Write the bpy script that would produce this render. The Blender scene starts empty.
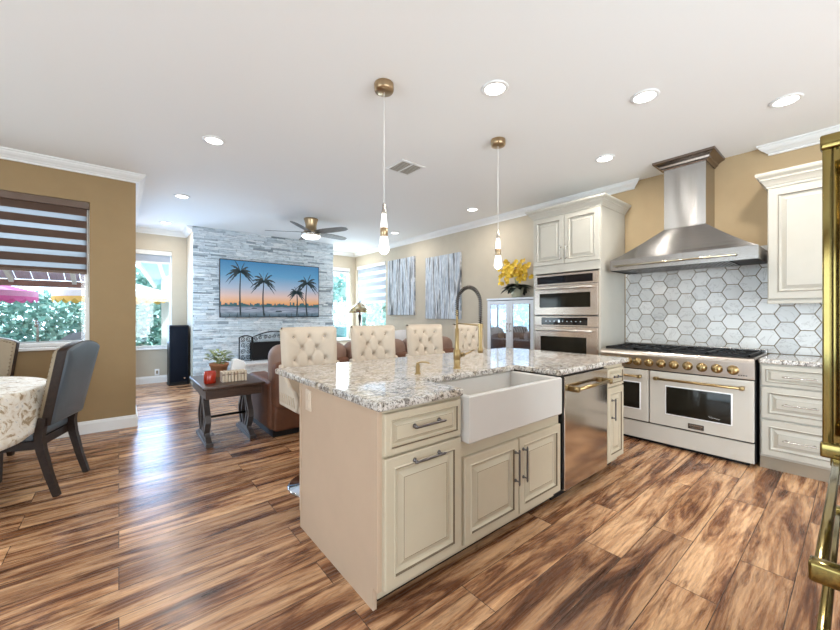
import bpy, bmesh, math, random
from mathutils import Vector, Matrix, noise
random.seed(7)
R = math.radians
C = bpy.context.scene.collection
SC = bpy.context.scene
PI = math.pi

# ---------------------------------------------------------------- camera, world, exposure
H = 1.28
YAW = R(39.6)
cam = bpy.data.cameras.new('camera')
cam.sensor_width = 36.0
cam.lens = 36.0 * 364.0 / 840.0
cam.clip_start = 0.02
cam.clip_end = 200
camo = bpy.data.objects.new('camera', cam)
camo.location = (0, 0, H)
camo.rotation_euler = (R(90), 0, -YAW)
C.objects.link(camo)
SC.camera = camo

SC.view_settings.view_transform = 'Standard'
SC.view_settings.look = 'None'
SC.view_settings.exposure = 0.38
SC.view_settings.gamma = 1.0
SC.view_settings.use_curve_mapping = False
SC.cycles.use_denoising = True
SC.cycles.max_bounces = 8
SC.cycles.diffuse_bounces = 5
SC.cycles.glossy_bounces = 4
SC.cycles.transparent_max_bounces = 12
SC.cycles.sample_clamp_indirect = 6.0

world = bpy.data.worlds.new('world')
SC.world = world
world.use_nodes = True
wb = world.node_tree.nodes['Background']
wb.inputs[0].default_value = (0.68, 0.86, 1.0, 1)
wb.inputs[1].default_value = 3.6

def area(name, loc, rot, sx, sy, power, col=(1, 1, 1), spread=180):
    l = bpy.data.lights.new(name, 'AREA')
    l.shape = 'RECTANGLE'
    l.size = sx
    l.size_y = sy
    l.energy = power
    l.color = col
    l.spread = R(spread)
    o = bpy.data.objects.new(name, l)
    o.location = loc
    o.rotation_euler = rot
    C.objects.link(o)
    return o

sun = bpy.data.lights.new('sun', 'SUN')
sun.energy = 3.0
sun.angle = R(1)
sun.color = (1.0, 0.95, 0.86)
so = bpy.data.objects.new('sun', sun)
so.rotation_euler = (R(38), 0, R(35))
C.objects.link(so)
# added fill lamps by the unseen openings in wall_back and wall_west
area('fill_back', (1.3, -2.85, 1.35), (R(90), 0, 0), 4.2, 2.1, 122, (0.95, 0.98, 1.0))
area('fill_west', (-3.35, 1.2, 1.4), (R(90), 0, R(-90)), 4.0, 2.1, 34, (1.0, 0.98, 0.95))
XN_DOOR = 0.06
# daylight entering by the three visible windows
area('daylight_dining', (-0.75, 5.40, 1.75), (R(-90), 0, 0), 1.0, 1.4, 16, (0.82, 0.92, 1.0))
area('daylight_alcove', (0.45, 8.52, 1.6), (R(-90), 0, 0), 0.6, 1.7, 26, (0.42, 0.62, 1.0))
area('daylight_sliding_door', (XN_DOOR, 6.85, 1.25), (R(90), 0, R(-90)), 2.1, 2.0, 36, (0.50, 0.74, 1.0))
area('daylight_corner', (4.74, 7.7, 1.3), (R(90), 0, R(90)), 1.2, 0.7, 26, (0.68, 0.86, 1.0))
area('daylight_slot', (4.2, 8.52, 1.6), (R(-90), 0, 0), 0.8, 1.6, 30, (0.68, 0.86, 1.0))
LAMP_W = 9.0          # each recessed lamp

# ---------------------------------------------------------------- materials
def new_mat(name):
    m = bpy.data.materials.new(name)
    m.use_nodes = True
    nt = m.node_tree
    return m, nt, nt.nodes['Principled BSDF']

def N(nt, kind, **kw):
    n = nt.nodes.new(kind)
    for k, v in kw.items():
        if k in n.inputs:
            n.inputs[k].default_value = v
        else:
            setattr(n, k, v)
    return n

def ramp(nt, fac, stops, interp='LINEAR'):
    r = nt.nodes.new('ShaderNodeValToRGB')
    r.color_ramp.interpolation = interp
    while len(r.color_ramp.elements) > 1:
        r.color_ramp.elements.remove(r.color_ramp.elements[0])
    r.color_ramp.elements[0].position = stops[0][0]
    r.color_ramp.elements[0].color = (*stops[0][1], 1)
    for p, c in stops[1:]:
        e = r.color_ramp.elements.new(p)
        e.color = (*c, 1)
    nt.links.new(fac, r.inputs[0])
    return r.outputs[0]

def coords(nt, kind='Object', scale=(1, 1, 1), rot=(0, 0, 0)):
    tc = nt.nodes.new('ShaderNodeTexCoord')
    mp = nt.nodes.new('ShaderNodeMapping')
    mp.inputs['Scale'].default_value = scale
    mp.inputs['Rotation'].default_value = rot
    nt.links.new(tc.outputs[kind], mp.inputs[0])
    return mp.outputs[0]

def noise_tex(nt, vec, scale, detail=4, rough=0.55, dist=0.0):
    n = nt.nodes.new('ShaderNodeTexNoise')
    n.inputs['Scale'].default_value = scale
    n.inputs['Detail'].default_value = detail
    n.inputs['Roughness'].default_value = rough
    n.inputs['Distortion'].default_value = dist
    nt.links.new(vec, n.inputs['Vector'])
    return n.outputs[0]

def mixc(nt, fac, a, b, mode='MIX'):
    m = nt.nodes.new('ShaderNodeMix')
    m.data_type = 'RGBA'
    m.blend_type = mode
    for sock, v in ((m.inputs[0], fac), (m.inputs[6], a), (m.inputs[7], b)):
        if isinstance(v, (int, float)):
            sock.default_value = v
        elif isinstance(v, tuple):
            sock.default_value = (*v, 1)
        else:
            nt.links.new(v, sock)
    return m.outputs[2]

def bump(nt, bs, height, strength=0.2, dist=0.01):
    b = nt.nodes.new('ShaderNodeBump')
    b.inputs['Strength'].default_value = strength
    b.inputs['Distance'].default_value = dist
    nt.links.new(height, b.inputs['Height'])
    nt.links.new(b.outputs[0], bs.inputs['Normal'])

def plain(name, col, rough=0.5, metal=0.0, var=0.06, vscale=6.0, bmp=0.0, bscale=60.0, coat=0.0, stretch=(1, 1, 1), spec=0.5):
    m, nt, bs = new_mat(name)
    v = coords(nt, 'Object', stretch)
    n = noise_tex(nt, v, vscale, 3)
    lo = tuple(max(0, c * (1 - var)) for c in col)
    hi = tuple(min(1, c * (1 + var)) for c in col)
    nt.links.new(ramp(nt, n, [(0.3, lo), (0.7, hi)]), bs.inputs['Base Color'])
    bs.inputs['Roughness'].default_value = rough
    bs.inputs['Metallic'].default_value = metal
    bs.inputs['Coat Weight'].default_value = coat
    bs.inputs['Specular IOR Level'].default_value = spec
    if bmp:
        bump(nt, bs, noise_tex(nt, v, bscale, 3), bmp, 0.004)
    return m

def emit(name, col, strength):
    m, nt, bs = new_mat(name)
    bs.inputs['Base Color'].default_value = (*col, 1)
    bs.inputs['Emission Color'].default_value = (*col, 1)
    bs.inputs['Emission Strength'].default_value = strength
    return m

def glass_mat(name, tint=(1, 1, 1), refl=0.08, rough=0.0):
    m = bpy.data.materials.new(name)
    m.use_nodes = True
    nt = m.node_tree
    nt.nodes.clear()
    out = nt.nodes.new('ShaderNodeOutputMaterial')
    mx = nt.nodes.new('ShaderNodeMixShader')
    t = nt.nodes.new('ShaderNodeBsdfTransparent')
    g = nt.nodes.new('ShaderNodeBsdfGlossy')
    t.inputs[0].default_value = (*tint, 1)
    g.inputs['Roughness'].default_value = rough
    mx.inputs[0].default_value = refl
    nt.links.new(t.outputs[0], mx.inputs[1])
    nt.links.new(g.outputs[0], mx.inputs[2])
    nt.links.new(mx.outputs[0], out.inputs[0])
    return m

def floor_mat():
    m, nt, bs = new_mat('laminate_planks')
    v = coords(nt, 'Object')
    # planks run along X: 1.25 m x 0.2 m, staggered, each with its own tone
    br = nt.nodes.new('ShaderNodeTexBrick')
    br.offset = 0.37
    br.offset_frequency = 2
    br.inputs['Scale'].default_value = 1.0
    br.inputs['Brick Width'].default_value = 1.25
    br.inputs['Row Height'].default_value = 0.2
    br.inputs['Mortar Size'].default_value = 0.0018
    br.inputs['Mortar Smooth'].default_value = 0.1
    br.inputs['Bias'].default_value = 0.0
    br.inputs['Color1'].default_value = (0, 0, 0, 1)
    br.inputs['Color2'].default_value = (1, 1, 1, 1)
    br.inputs['Mortar'].default_value = (0.5, 0.5, 0.5, 1)
    nt.links.new(v, br.inputs['Vector'])
    bw = nt.nodes.new('ShaderNodeRGBToBW')
    nt.links.new(br.outputs['Color'], bw.inputs[0])
    # shift the grain of every plank
    cx = nt.nodes.new('ShaderNodeCombineXYZ')
    mul = N(nt, 'ShaderNodeMath', operation='MULTIPLY')
    mul.inputs[1].default_value = 37.0
    nt.links.new(bw.outputs[0], mul.inputs[0])
    nt.links.new(mul.outputs[0], cx.inputs[2])
    nt.links.new(mul.outputs[0], cx.inputs[0])
    add = N(nt, 'ShaderNodeVectorMath', operation='ADD')
    nt.links.new(v, add.inputs[0])
    nt.links.new(cx.outputs[0], add.inputs[1])
    def stretched(sc):
        mp = nt.nodes.new('ShaderNodeMapping')
        mp.inputs['Scale'].default_value = sc
        nt.links.new(add.outputs[0], mp.inputs[0])
        return mp.outputs[0]
    big = noise_tex(nt, stretched((0.9, 8.0, 1)), 1.0, 8, 0.66, 1.2)
    mid = noise_tex(nt, stretched((3.2, 26, 1)), 1.0, 6, 0.7, 1.0)
    fine = noise_tex(nt, stretched((6.0, 110, 1)), 1.0, 4, 0.65, 0.3)
    base = ramp(nt, big, [(0.33, (0.070, 0.030, 0.017)), (0.44, (0.215, 0.098, 0.051)), (0.50, (0.45, 0.248, 0.130)), (0.59, (0.70, 0.450, 0.262))])
    tone = ramp(nt, bw.outputs[0], [(0.0, (0.66, 0.60, 0.57)), (1.0, (1.10, 1.06, 1.02))])
    c = mixc(nt, 1.0, base, tone, 'MULTIPLY')
    c = mixc(nt, 0.85, c, ramp(nt, mid, [(0.35, (0.44, 0.37, 0.34)), (0.45, (0.96, 0.94, 0.92)), (0.58, (1.2, 1.2, 1.18))]), 'MULTIPLY')
    fg = ramp(nt, fine, [(0.34, (0.55, 0.50, 0.48)), (0.55, (1.0, 1.0, 1.0))])
    c = mixc(nt, 0.8, c, fg, 'MULTIPLY')
    c = mixc(nt, br.outputs['Fac'], c, (0.05, 0.028, 0.018))
    nt.links.new(c, bs.inputs['Base Color'])
    nt.links.new(ramp(nt, fine, [(0.3, (0.36, 0.36, 0.36)), (0.65, (0.19, 0.19, 0.19))]), bs.inputs['Roughness'])
    bs.inputs['Specular IOR Level'].default_value = 0.42
    inv = N(nt, 'ShaderNodeMath', operation='SUBTRACT')
    inv.inputs[0].default_value = 1.0
    nt.links.new(br.outputs['Fac'], inv.inputs[1])
    bump(nt, bs, inv.outputs[0], 0.25, 0.002)
    return m

def granite_mat():
    m, nt, bs = new_mat('speckled_granite')
    v = coords(nt, 'Object', (1, 1.35, 1))
    a = noise_tex(nt, v, 38, 6, 0.75, 0.6)
    b = noise_tex(nt, v, 85, 4, 0.75)
    d = noise_tex(nt, v, 9, 4, 0.6, 0.6)
    c = ramp(nt, a, [(0.40, (0.15, 0.135, 0.125)), (0.46, (0.40, 0.36, 0.32)), (0.53, (0.66, 0.63, 0.59)), (0.68, (0.74, 0.73, 0.70))])
    tan = ramp(nt, d, [(0.50, (0.94, 0.93, 0.92)), (0.66, (0.80, 0.73, 0.62))])
    c = mixc(nt, 1.0, c, tan, 'MULTIPLY')
    sp = ramp(nt, b, [(0.39, (0.07, 0.065, 0.065)), (0.46, (1, 1, 1))])
    c = mixc(nt, 0.85, c, sp, 'MULTIPLY')
    nt.links.new(c, bs.inputs['Base Color'])
    bs.inputs['Roughness'].default_value = 0.08
    bs.inputs['Specular IOR Level'].default_value = 0.6
    return m

def island_random(nt):
    g = nt.nodes.new('ShaderNodeNewGeometry')
    return g.outputs['Random Per Island']

def tile_mat():
    m, nt, bs = new_mat('marble_hexagon_tile')
    v = coords(nt, 'Object')
    rnd = island_random(nt)
    cx = nt.nodes.new('ShaderNodeCombineXYZ')
    mul = N(nt, 'ShaderNodeMath', operation='MULTIPLY')
    mul.inputs[1].default_value = 90.0
    nt.links.new(rnd, mul.inputs[0])
    nt.links.new(mul.outputs[0], cx.inputs[0])
    add = N(nt, 'ShaderNodeVectorMath', operation='ADD')
    nt.links.new(v, add.inputs[0])
    nt.links.new(cx.outputs[0], add.inputs[1])
    n = noise_tex(nt, add.outputs[0], 5.0, 5, 0.6, 1.6)
    base = ramp(nt, rnd, [(0.0, (0.50, 0.50, 0.485)), (1.0, (0.68, 0.675, 0.65))])
    vein = ramp(nt, n, [(0.485, (1, 1, 1)), (0.5, (0.62, 0.60, 0.60)), (0.515, (1, 1, 1))])
    c = mixc(nt, 0.8, base, vein, 'MULTIPLY')
    nt.links.new(c, bs.inputs['Base Color'])
    bs.inputs['Roughness'].default_value = 0.16
    return m

def stone_mat():
    m, nt, bs = new_mat('stacked_ledger_stone')
    v = coords(nt, 'Object', (1, 1, 3))
    rnd = island_random(nt)
    base = ramp(nt, rnd, [(0.0, (0.22, 0.26, 0.29)), (0.08, (0.42, 0.48, 0.52)), (0.25, (0.66, 0.73, 0.77)), (0.7, (0.76, 0.82, 0.85)), (1.0, (0.86, 0.89, 0.90))])
    n = noise_tex(nt, v, 9, 5, 0.7)
    c = mixc(nt, 0.8, base, ramp(nt, n, [(0.32, (0.45, 0.48, 0.52)), (0.5, (0.95, 0.96, 0.97)), (0.65, (1, 1, 1))]), 'MULTIPLY')
    nt.links.new(c, bs.inputs['Base Color'])
    bs.inputs['Roughness'].default_value = 0.75
    bump(nt, bs, noise_tex(nt, v, 30, 5, 0.7), 0.6, 0.01)
    return m

def art_mat(seed):
    m, nt, bs = new_mat('streaked_canvas')
    v = coords(nt, 'Object', (1, 14, 1.0))
    mp = nt.nodes.new('ShaderNodeMapping')
    mp.inputs['Location'].default_value = (seed, seed * 3.1, 0)
    nt.links.new(v, mp.inputs[0])
    n = noise_tex(nt, mp.outputs[0], 1.0, 5, 0.6, 0.2)
    v2 = coords(nt, 'Object', (1, 60, 1.6))
    n2 = noise_tex(nt, v2, 1.0, 3, 0.6)
    c = ramp(nt, n, [(0.30, (0.02, 0.025, 0.03)), (0.40, (0.10, 0.11, 0.13)), (0.45, (0.40, 0.40, 0.40)), (0.49, (0.72, 0.74, 0.77)), (0.53, (0.30, 0.38, 0.47)), (0.57, (0.70, 0.74, 0.79)), (0.63, (0.28, 0.31, 0.36)), (0.72, (0.62, 0.62, 0.64))])
    c = mixc(nt, 0.6, c, ramp(nt, n2, [(0.4, (0.35, 0.40, 0.47)), (0.55, (1, 1, 1))]), 'MULTIPLY')
    nt.links.new(c, bs.inputs['Base Color'])
    bs.inputs['Roughness'].default_value = 0.6
    return m

def screen_mat(z0, z1):
    # the picture on the television: sunset sky over a bay
    m, nt, bs = new_mat('television_picture')
    tc = nt.nodes.new('ShaderNodeTexCoord')
    sx = nt.nodes.new('ShaderNodeSeparateXYZ')
    nt.links.new(tc.outputs['Generated'], sx.inputs[0])
    sky = ramp(nt, sx.outputs[2], [(0.0, (0.06, 0.12, 0.17)), (0.05, (0.16, 0.24, 0.31)), (0.1, (0.36, 0.42, 0.52)), (0.165, (0.30, 0.34, 0.45)), (0.195, (0.05, 0.09, 0.14)), (0.205, (0.72, 0.30, 0.14)), (0.27, (0.88, 0.47, 0.22)), (0.38, (0.78, 0.56, 0.50)), (0.52, (0.42, 0.52, 0.68)), (0.75, (0.11, 0.36, 0.62)), (1.0, (0.03, 0.22, 0.47))])
    v = coords(nt, 'Generated', (6, 1, 40))
    w = noise_tex(nt, v, 1.5, 3)
    rip = ramp(nt, w, [(0.4, (0.6, 0.65, 0.7)), (0.6, (1.1, 1.1, 1.1))])
    lt = N(nt, 'ShaderNodeMath', operation='LESS_THAN')
    lt.inputs[1].default_value = 0.19
    nt.links.new(sx.outputs[2], lt.inputs[0])
    c = mixc(nt, lt.outputs[0], sky, mixc(nt, 1.0, sky, rip, 'MULTIPLY'))
    bs.inputs['Base Color'].default_value = (0.01, 0.01, 0.01, 1)
    bs.inputs['Roughness'].default_value = 0.25
    nt.links.new(c, bs.inputs['Emission Color'])
    bs.inputs['Emission Strength'].default_value = 0.62
    return m

def cloth_mat():
    m, nt, bs = new_mat('leaf_print_tablecloth')
    v = coords(nt, 'Object')
    vo = nt.nodes.new('ShaderNodeTexVoronoi')
    vo.inputs['Scale'].default_value = 12
    nt.links.new(v, vo.inputs['Vector'])
    n = noise_tex(nt, v, 16, 3, 0.6, 1.5)
    c = ramp(nt, n, [(0.36, (0.36, 0.27, 0.17)), (0.42, (0.62, 0.53, 0.40)), (0.48, (0.76, 0.71, 0.62)), (0.62, (0.80, 0.77, 0.70)), (0.66, (0.52, 0.50, 0.47))])
    c = mixc(nt, 0.5, c, ramp(nt, vo.outputs['Distance'], [(0.1, (0.72, 0.62, 0.48)), (0.4, (1, 1, 1))]), 'MULTIPLY')
    nt.links.new(c, bs.inputs['Base Color'])
    bs.inputs['Roughness'].default_value = 0.55
    return m

def shade_mosaic():
    m, nt, bs = new_mat('stained_glass_mosaic')
    v = coords(nt, 'Object')
    vo = nt.nodes.new('ShaderNodeTexVoronoi')
    vo.inputs['Scale'].default_value = 18
    nt.links.new(v, vo.inputs['Vector'])
    bw = nt.nodes.new('ShaderNodeRGBToBW')
    nt.links.new(vo.outputs['Color'], bw.inputs[0])
    c = ramp(nt, bw.outputs[0], [(0.25, (0.12, 0.05, 0.03)), (0.38, (0.36, 0.26, 0.09)), (0.5, (0.10, 0.07, 0.04)), (0.6, (0.42, 0.36, 0.22)), (0.7, (0.16, 0.14, 0.05)), (0.8, (0.40, 0.36, 0.28))])
    nt.links.new(c, bs.inputs['Base Color'])
    bs.inputs['Roughness'].default_value = 0.2
    return m

def leaf_mat(name, a, b):
    m, nt, bs = new_mat(name)
    c = ramp(nt, island_random(nt), [(0.0, a), (1.0, b)])
    nt.links.new(c, bs.inputs['Base Color'])
    bs.inputs['Roughness'].default_value = 0.5
    return m

def steel_mat(name, col, rough, axis, wave=None):
    m, nt, bs = new_mat(name)
    v = coords(nt, 'Object', axis)
    n = noise_tex(nt, v, 3.0, 3)
    nt.links.new(ramp(nt, n, [(0.3, tuple(c * 0.9 for c in col)), (0.7, col)]), bs.inputs['Base Color'])
    bs.inputs['Metallic'].default_value = 1.0
    bs.inputs['Roughness'].default_value = rough
    if wave:
        bump(nt, bs, noise_tex(nt, coords(nt, 'Object', wave), 1.0, 1), 0.30, 0.03)
        bs.inputs['Anisotropic'].default_value = 0.85
        bs.inputs['Anisotropic Rotation'].default_value = 0.25
        bs.inputs['Roughness'].default_value = 0.26
    return m

M = {}
M['floor'] = floor_mat()
M['ceiling'] = plain('ceiling_paint', (0.86, 0.865, 0.86), 0.9, var=0.0)
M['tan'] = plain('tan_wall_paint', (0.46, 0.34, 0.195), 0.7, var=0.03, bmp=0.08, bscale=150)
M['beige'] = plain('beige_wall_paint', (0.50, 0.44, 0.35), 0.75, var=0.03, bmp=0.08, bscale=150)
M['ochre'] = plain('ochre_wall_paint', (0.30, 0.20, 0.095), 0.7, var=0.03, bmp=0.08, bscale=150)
M['trim'] = plain('white_trim_paint', (0.80, 0.80, 0.79), 0.45, var=0.02)
M['cabinet'] = plain('cream_cabinet_paint', (0.50, 0.43, 0.315), 0.38, var=0.03)
M['cabinet_white'] = plain('ivory_cabinet_paint', (0.47, 0.445, 0.385), 0.38, var=0.03)
M['panel'] = plain('cream_end_panel', (0.50, 0.37, 0.265), 0.42, var=0.03)
M['toe'] = plain('tan_toe_kick', (0.27, 0.215, 0.155), 0.5)
M['glaze'] = plain('brown_glaze', (0.12, 0.082, 0.045), 0.5)
M['glaze_white'] = plain('grey_glaze', (0.23, 0.21, 0.17), 0.5)
M['granite'] = granite_mat()
M['tile'] = tile_mat()
M['grout'] = plain('bronze_grout', (0.18, 0.13, 0.065), 0.6)
M['stone'] = stone_mat()
M['stone_back'] = plain('stone_mortar', (0.16, 0.18, 0.20), 0.9)
M['steel'] = steel_mat('brushed_steel', (0.36, 0.34, 0.32), 0.25, (1, 60, 60))
M['steel_v'] = steel_mat('polished_steel', (0.40, 0.385, 0.37), 0.12, (40, 40, 1), (1, 5, .5))
M['steel_dw'] = steel_mat('dishwasher_steel', (0.62, 0.56, 0.50), 0.14, (60, 60, 1))
M['steel_panel'] = steel_mat('bright_warm_steel', (0.62, 0.56, 0.50), 0.28, (1, 60, 60))
M['steel_bronze'] = steel_mat('bronzed_steel', (0.24, 0.19, 0.16), 0.2, (1, 50, 50))
M['steel_warm'] = steel_mat('warm_steel', (0.72, 0.62, 0.54), 0.25, (1, 50, 1))
M['chrome'] = plain('chrome', (0.8, 0.8, 0.82), 0.06, 1.0)
M['gold'] = plain('brushed_gold', (0.36, 0.255, 0.12), 0.28, 1.0)
M['brass'] = plain('pale_brass', (0.55, 0.48, 0.34), 0.2, 1.0)
M['gold_dark'] = plain('polished_gold', (0.25, 0.19, 0.065), 0.12, 1.0)
M['copper'] = plain('copper', (0.42, 0.24, 0.11), 0.25, 1.0)
M['pewter'] = plain('dark_pewter', (0.16, 0.15, 0.15), 0.3, 0.9)
M['spring'] = plain('dark_bronze_spring', (0.055, 0.045, 0.035), 0.4, 0.5)
M['black'] = plain('black_iron', (0.010, 0.010, 0.011), 0.45, spec=.25)
M['black_gloss'] = plain('black_glass', (0.008, 0.008, 0.01), 0.05)
M['enamel'] = plain('cream_enamel', (0.53, 0.495, 0.435), 0.25, var=0.02)
M['fireclay'] = plain('white_fireclay', (0.60, 0.575, 0.54), 0.12, var=0.01)
M['oven_glass'] = plain('oven_window_glass', (0.012, 0.011, 0.008), 0.06, spec=.3)
M['linen'] = plain('cream_tufted_fabric', (0.53, 0.45, 0.36), 0.8, bmp=0.15, bscale=300)
M['linen_dark'] = plain('cream_tufted_fabric_seam', (0.52, 0.42, 0.31), 0.8)
M['crystal'] = plain('crystal_button', (0.62, 0.58, 0.54), 0.12, 0.8)
M['leather'] = plain('brown_leather', (0.125, 0.050, 0.026), 0.5, spec=.3, var=0.25, bmp=0.3, bscale=40)
M['leather_lit'] = plain('lit_leather_top', (0.22, 0.13, 0.095), 0.5, var=0.12)  # paler copy of the leather, reflected light painted into the colour
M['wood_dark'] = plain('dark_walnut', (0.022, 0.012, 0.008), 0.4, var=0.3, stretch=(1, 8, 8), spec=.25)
M['wood_table'] = plain('weathered_brown_wood', (0.055, 0.030, 0.020), 0.3, var=0.35, stretch=(2, 14, 14), spec=.35)
M['wood_grey'] = plain('grey_carved_wood', (0.062, 0.050, 0.046), 0.35, var=0.25, spec=.4)
M['seat_blue'] = plain('blue_grey_leather', (0.085, 0.108, 0.13), 0.38, var=0.08, bmp=0.1, bscale=90)
M['seat_tan'] = plain('tan_chair_fabric', (0.27, 0.21, 0.14), 0.7, var=0.08)
M['nail'] = plain('nailhead', (0.20, 0.15, 0.10), 0.3, 1.0)
M['cloth'] = cloth_mat()
M['speaker'] = plain('black_speaker_cloth', (0.005, 0.007, 0.013), 0.6, spec=.12)
M['tv'] = plain('television_bezel', (0.01, 0.012, 0.014), 0.3)
M['palm'] = emit('palm_silhouette', (0.010, 0.018, 0.022), 1.0)
M['skyline'] = emit('skyline_silhouette', (0.016, 0.05, 0.06), 1.0)
M['lamp_lens'] = emit('lamp_lens', (1.0, 0.97, 0.92), 6.0)
M['pend_glass'] = emit('lit_crystal', (1.0, 0.97, 0.92), 1.3)
M['fan_light'] = emit('fan_lens', (1.0, 0.97, 0.92), 1.6)
M['bronze'] = plain('brushed_bronze', (0.45, 0.33, 0.20), 0.28, 1.0)
M['nickel'] = plain('nickel', (0.55, 0.52, 0.48), 0.25, 1.0)
M['cord'] = plain('clear_cord', (0.72, 0.72, 0.70), 0.3)
M['blade'] = plain('grey_fan_blade', (0.17, 0.165, 0.155), 0.4, var=0.2, stretch=(6, 1, 1))
M['blind_brown'] = plain('brown_blind_band', (0.072, 0.035, 0.019), 0.7)
M['blind_rail'] = plain('brown_headrail', (0.12, 0.075, 0.052), 0.5)
def sheer_mat(col, k):
    m = bpy.data.materials.new('sheer_blind_band')
    m.use_nodes = True
    nt = m.node_tree
    nt.nodes.clear()
    out = nt.nodes.new('ShaderNodeOutputMaterial')
    mx = nt.nodes.new('ShaderNodeMixShader')
    t = nt.nodes.new('ShaderNodeBsdfTransparent')
    g = nt.nodes.new('ShaderNodeBsdfTranslucent')
    g.inputs[0].default_value = (*col, 1)
    mx.inputs[0].default_value = k
    nt.links.new(t.outputs[0], mx.inputs[1])
    nt.links.new(g.outputs[0], mx.inputs[2])
    nt.links.new(mx.outputs[0], out.inputs[0])
    return m
M['blind_sheer'] = sheer_mat((0.25, 0.27, 0.29), 0.84)
M['blind_sheer_white'] = sheer_mat((0.80, 0.84, 0.90), 0.5)
M['blind_grey'] = plain('grey_blind_band', (0.33, 0.37, 0.44), 0.7)
M['rail_white'] = plain('white_headrail', (0.66, 0.65, 0.62), 0.5)
M['pane'] = glass_mat('window_pane', (0.97, 0.99, 1.0), 0.05)
M['vitrine'] = glass_mat('cabinet_pane', (0.85, 0.90, 0.95), 0.34)
M['white_lacquer'] = plain('white_lacquer', (0.66, 0.69, 0.74), 0.3, var=0.02)
M['vitrine_in'] = plain('cabinet_interior', (0.07, 0.075, 0.085), 0.6)
M['ceramic'] = plain('sage_ceramic', (0.50, 0.50, 0.38), 0.25, var=0.1)
M['terracotta'] = plain('terracotta', (0.40, 0.17, 0.08), 0.7, var=0.12)
M['leaf_dark'] = leaf_mat('dark_leaf', (0.006, 0.010, 0.008), (0.03, 0.05, 0.03))
M['leaf_green'] = leaf_mat('green_leaf', (0.14, 0.22, 0.07), (0.46, 0.52, 0.26))
M['orchid'] = leaf_mat('yellow_petal', (0.62, 0.36, 0.015), (0.90, 0.66, 0.06))
M['hedge'] = leaf_mat('garden_leaf', (0.10, 0.28, 0.25), (0.48, 0.72, 0.64))
M['hedge_daylit'] = leaf_mat('daylit_garden_leaf', (0.22, 0.42, 0.38), (0.55, 0.76, 0.70))  # lighter copy of the garden leaf, bright daylight painted in
M['candle'] = plain('red_glass', (0.36, 0.022, 0.008), 0.08, var=0.02, coat=0.5)
M['stripe_a'] = plain('beige_book_cloth', (0.60, 0.50, 0.38), 0.7)
M['stripe_b'] = plain('brown_book_cloth', (0.20, 0.12, 0.09), 0.7)
M['white'] = plain('white_ceramic', (0.80, 0.80, 0.80), 0.25, var=0.02)
M['cushion'] = plain('grey_white_cushion', (0.60, 0.60, 0.62), 0.8)
M['mosaic'] = shade_mosaic()
M['pink'] = plain('pink_canvas', (0.80, 0.12, 0.42), 0.7)
M['pink_light'] = plain('light_pink_canvas', (0.85, 0.36, 0.62), 0.7)
M['yellow'] = plain('yellow_canvas', (0.85, 0.52, 0.10), 0.7)
M['white_canvas'] = plain('white_canvas', (0.85, 0.85, 0.82), 0.7)
M['lilac'] = plain('lilac_boards', (0.66, 0.56, 0.74), 0.6, var=0.12, stretch=(12, 1, 1))
M['red_wood'] = plain('reddish_beam', (0.30, 0.14, 0.11), 0.6)
M['teal'] = plain('teal_plastic', (0.05, 0.22, 0.23), 0.5)
M['patio'] = plain('patio_concrete', (0.50, 0.49, 0.46), 0.9)
M['blue_white'] = plain('pale_blue_paint', (0.50, 0.68, 0.82), 0.6)
M['bottle_brown'] = plain('brown_bottle', (0.10, 0.035, 0.02), 0.08)
M['bottle_black'] = plain('black_bottle', (0.01, 0.012, 0.012), 0.08)
M['bottle_amber'] = plain('amber_bottle', (0.45, 0.30, 0.12), 0.1)
M['outlet'] = plain('white_outlet', (0.60, 0.49, 0.38), 0.4)
M['vent_dark'] = plain('vent_shadow', (0.10, 0.09, 0.07), 0.8)
M['vent_slat'] = plain('vent_slat', (0.45, 0.42, 0.36), 0.6)
M['badge'] = plain('dark_badge', (0.05, 0.035, 0.025), 0.3, 0.6)
M['display'] = emit('oven_display', (0.55, 0.62, 0.68), 0.6)

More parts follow.
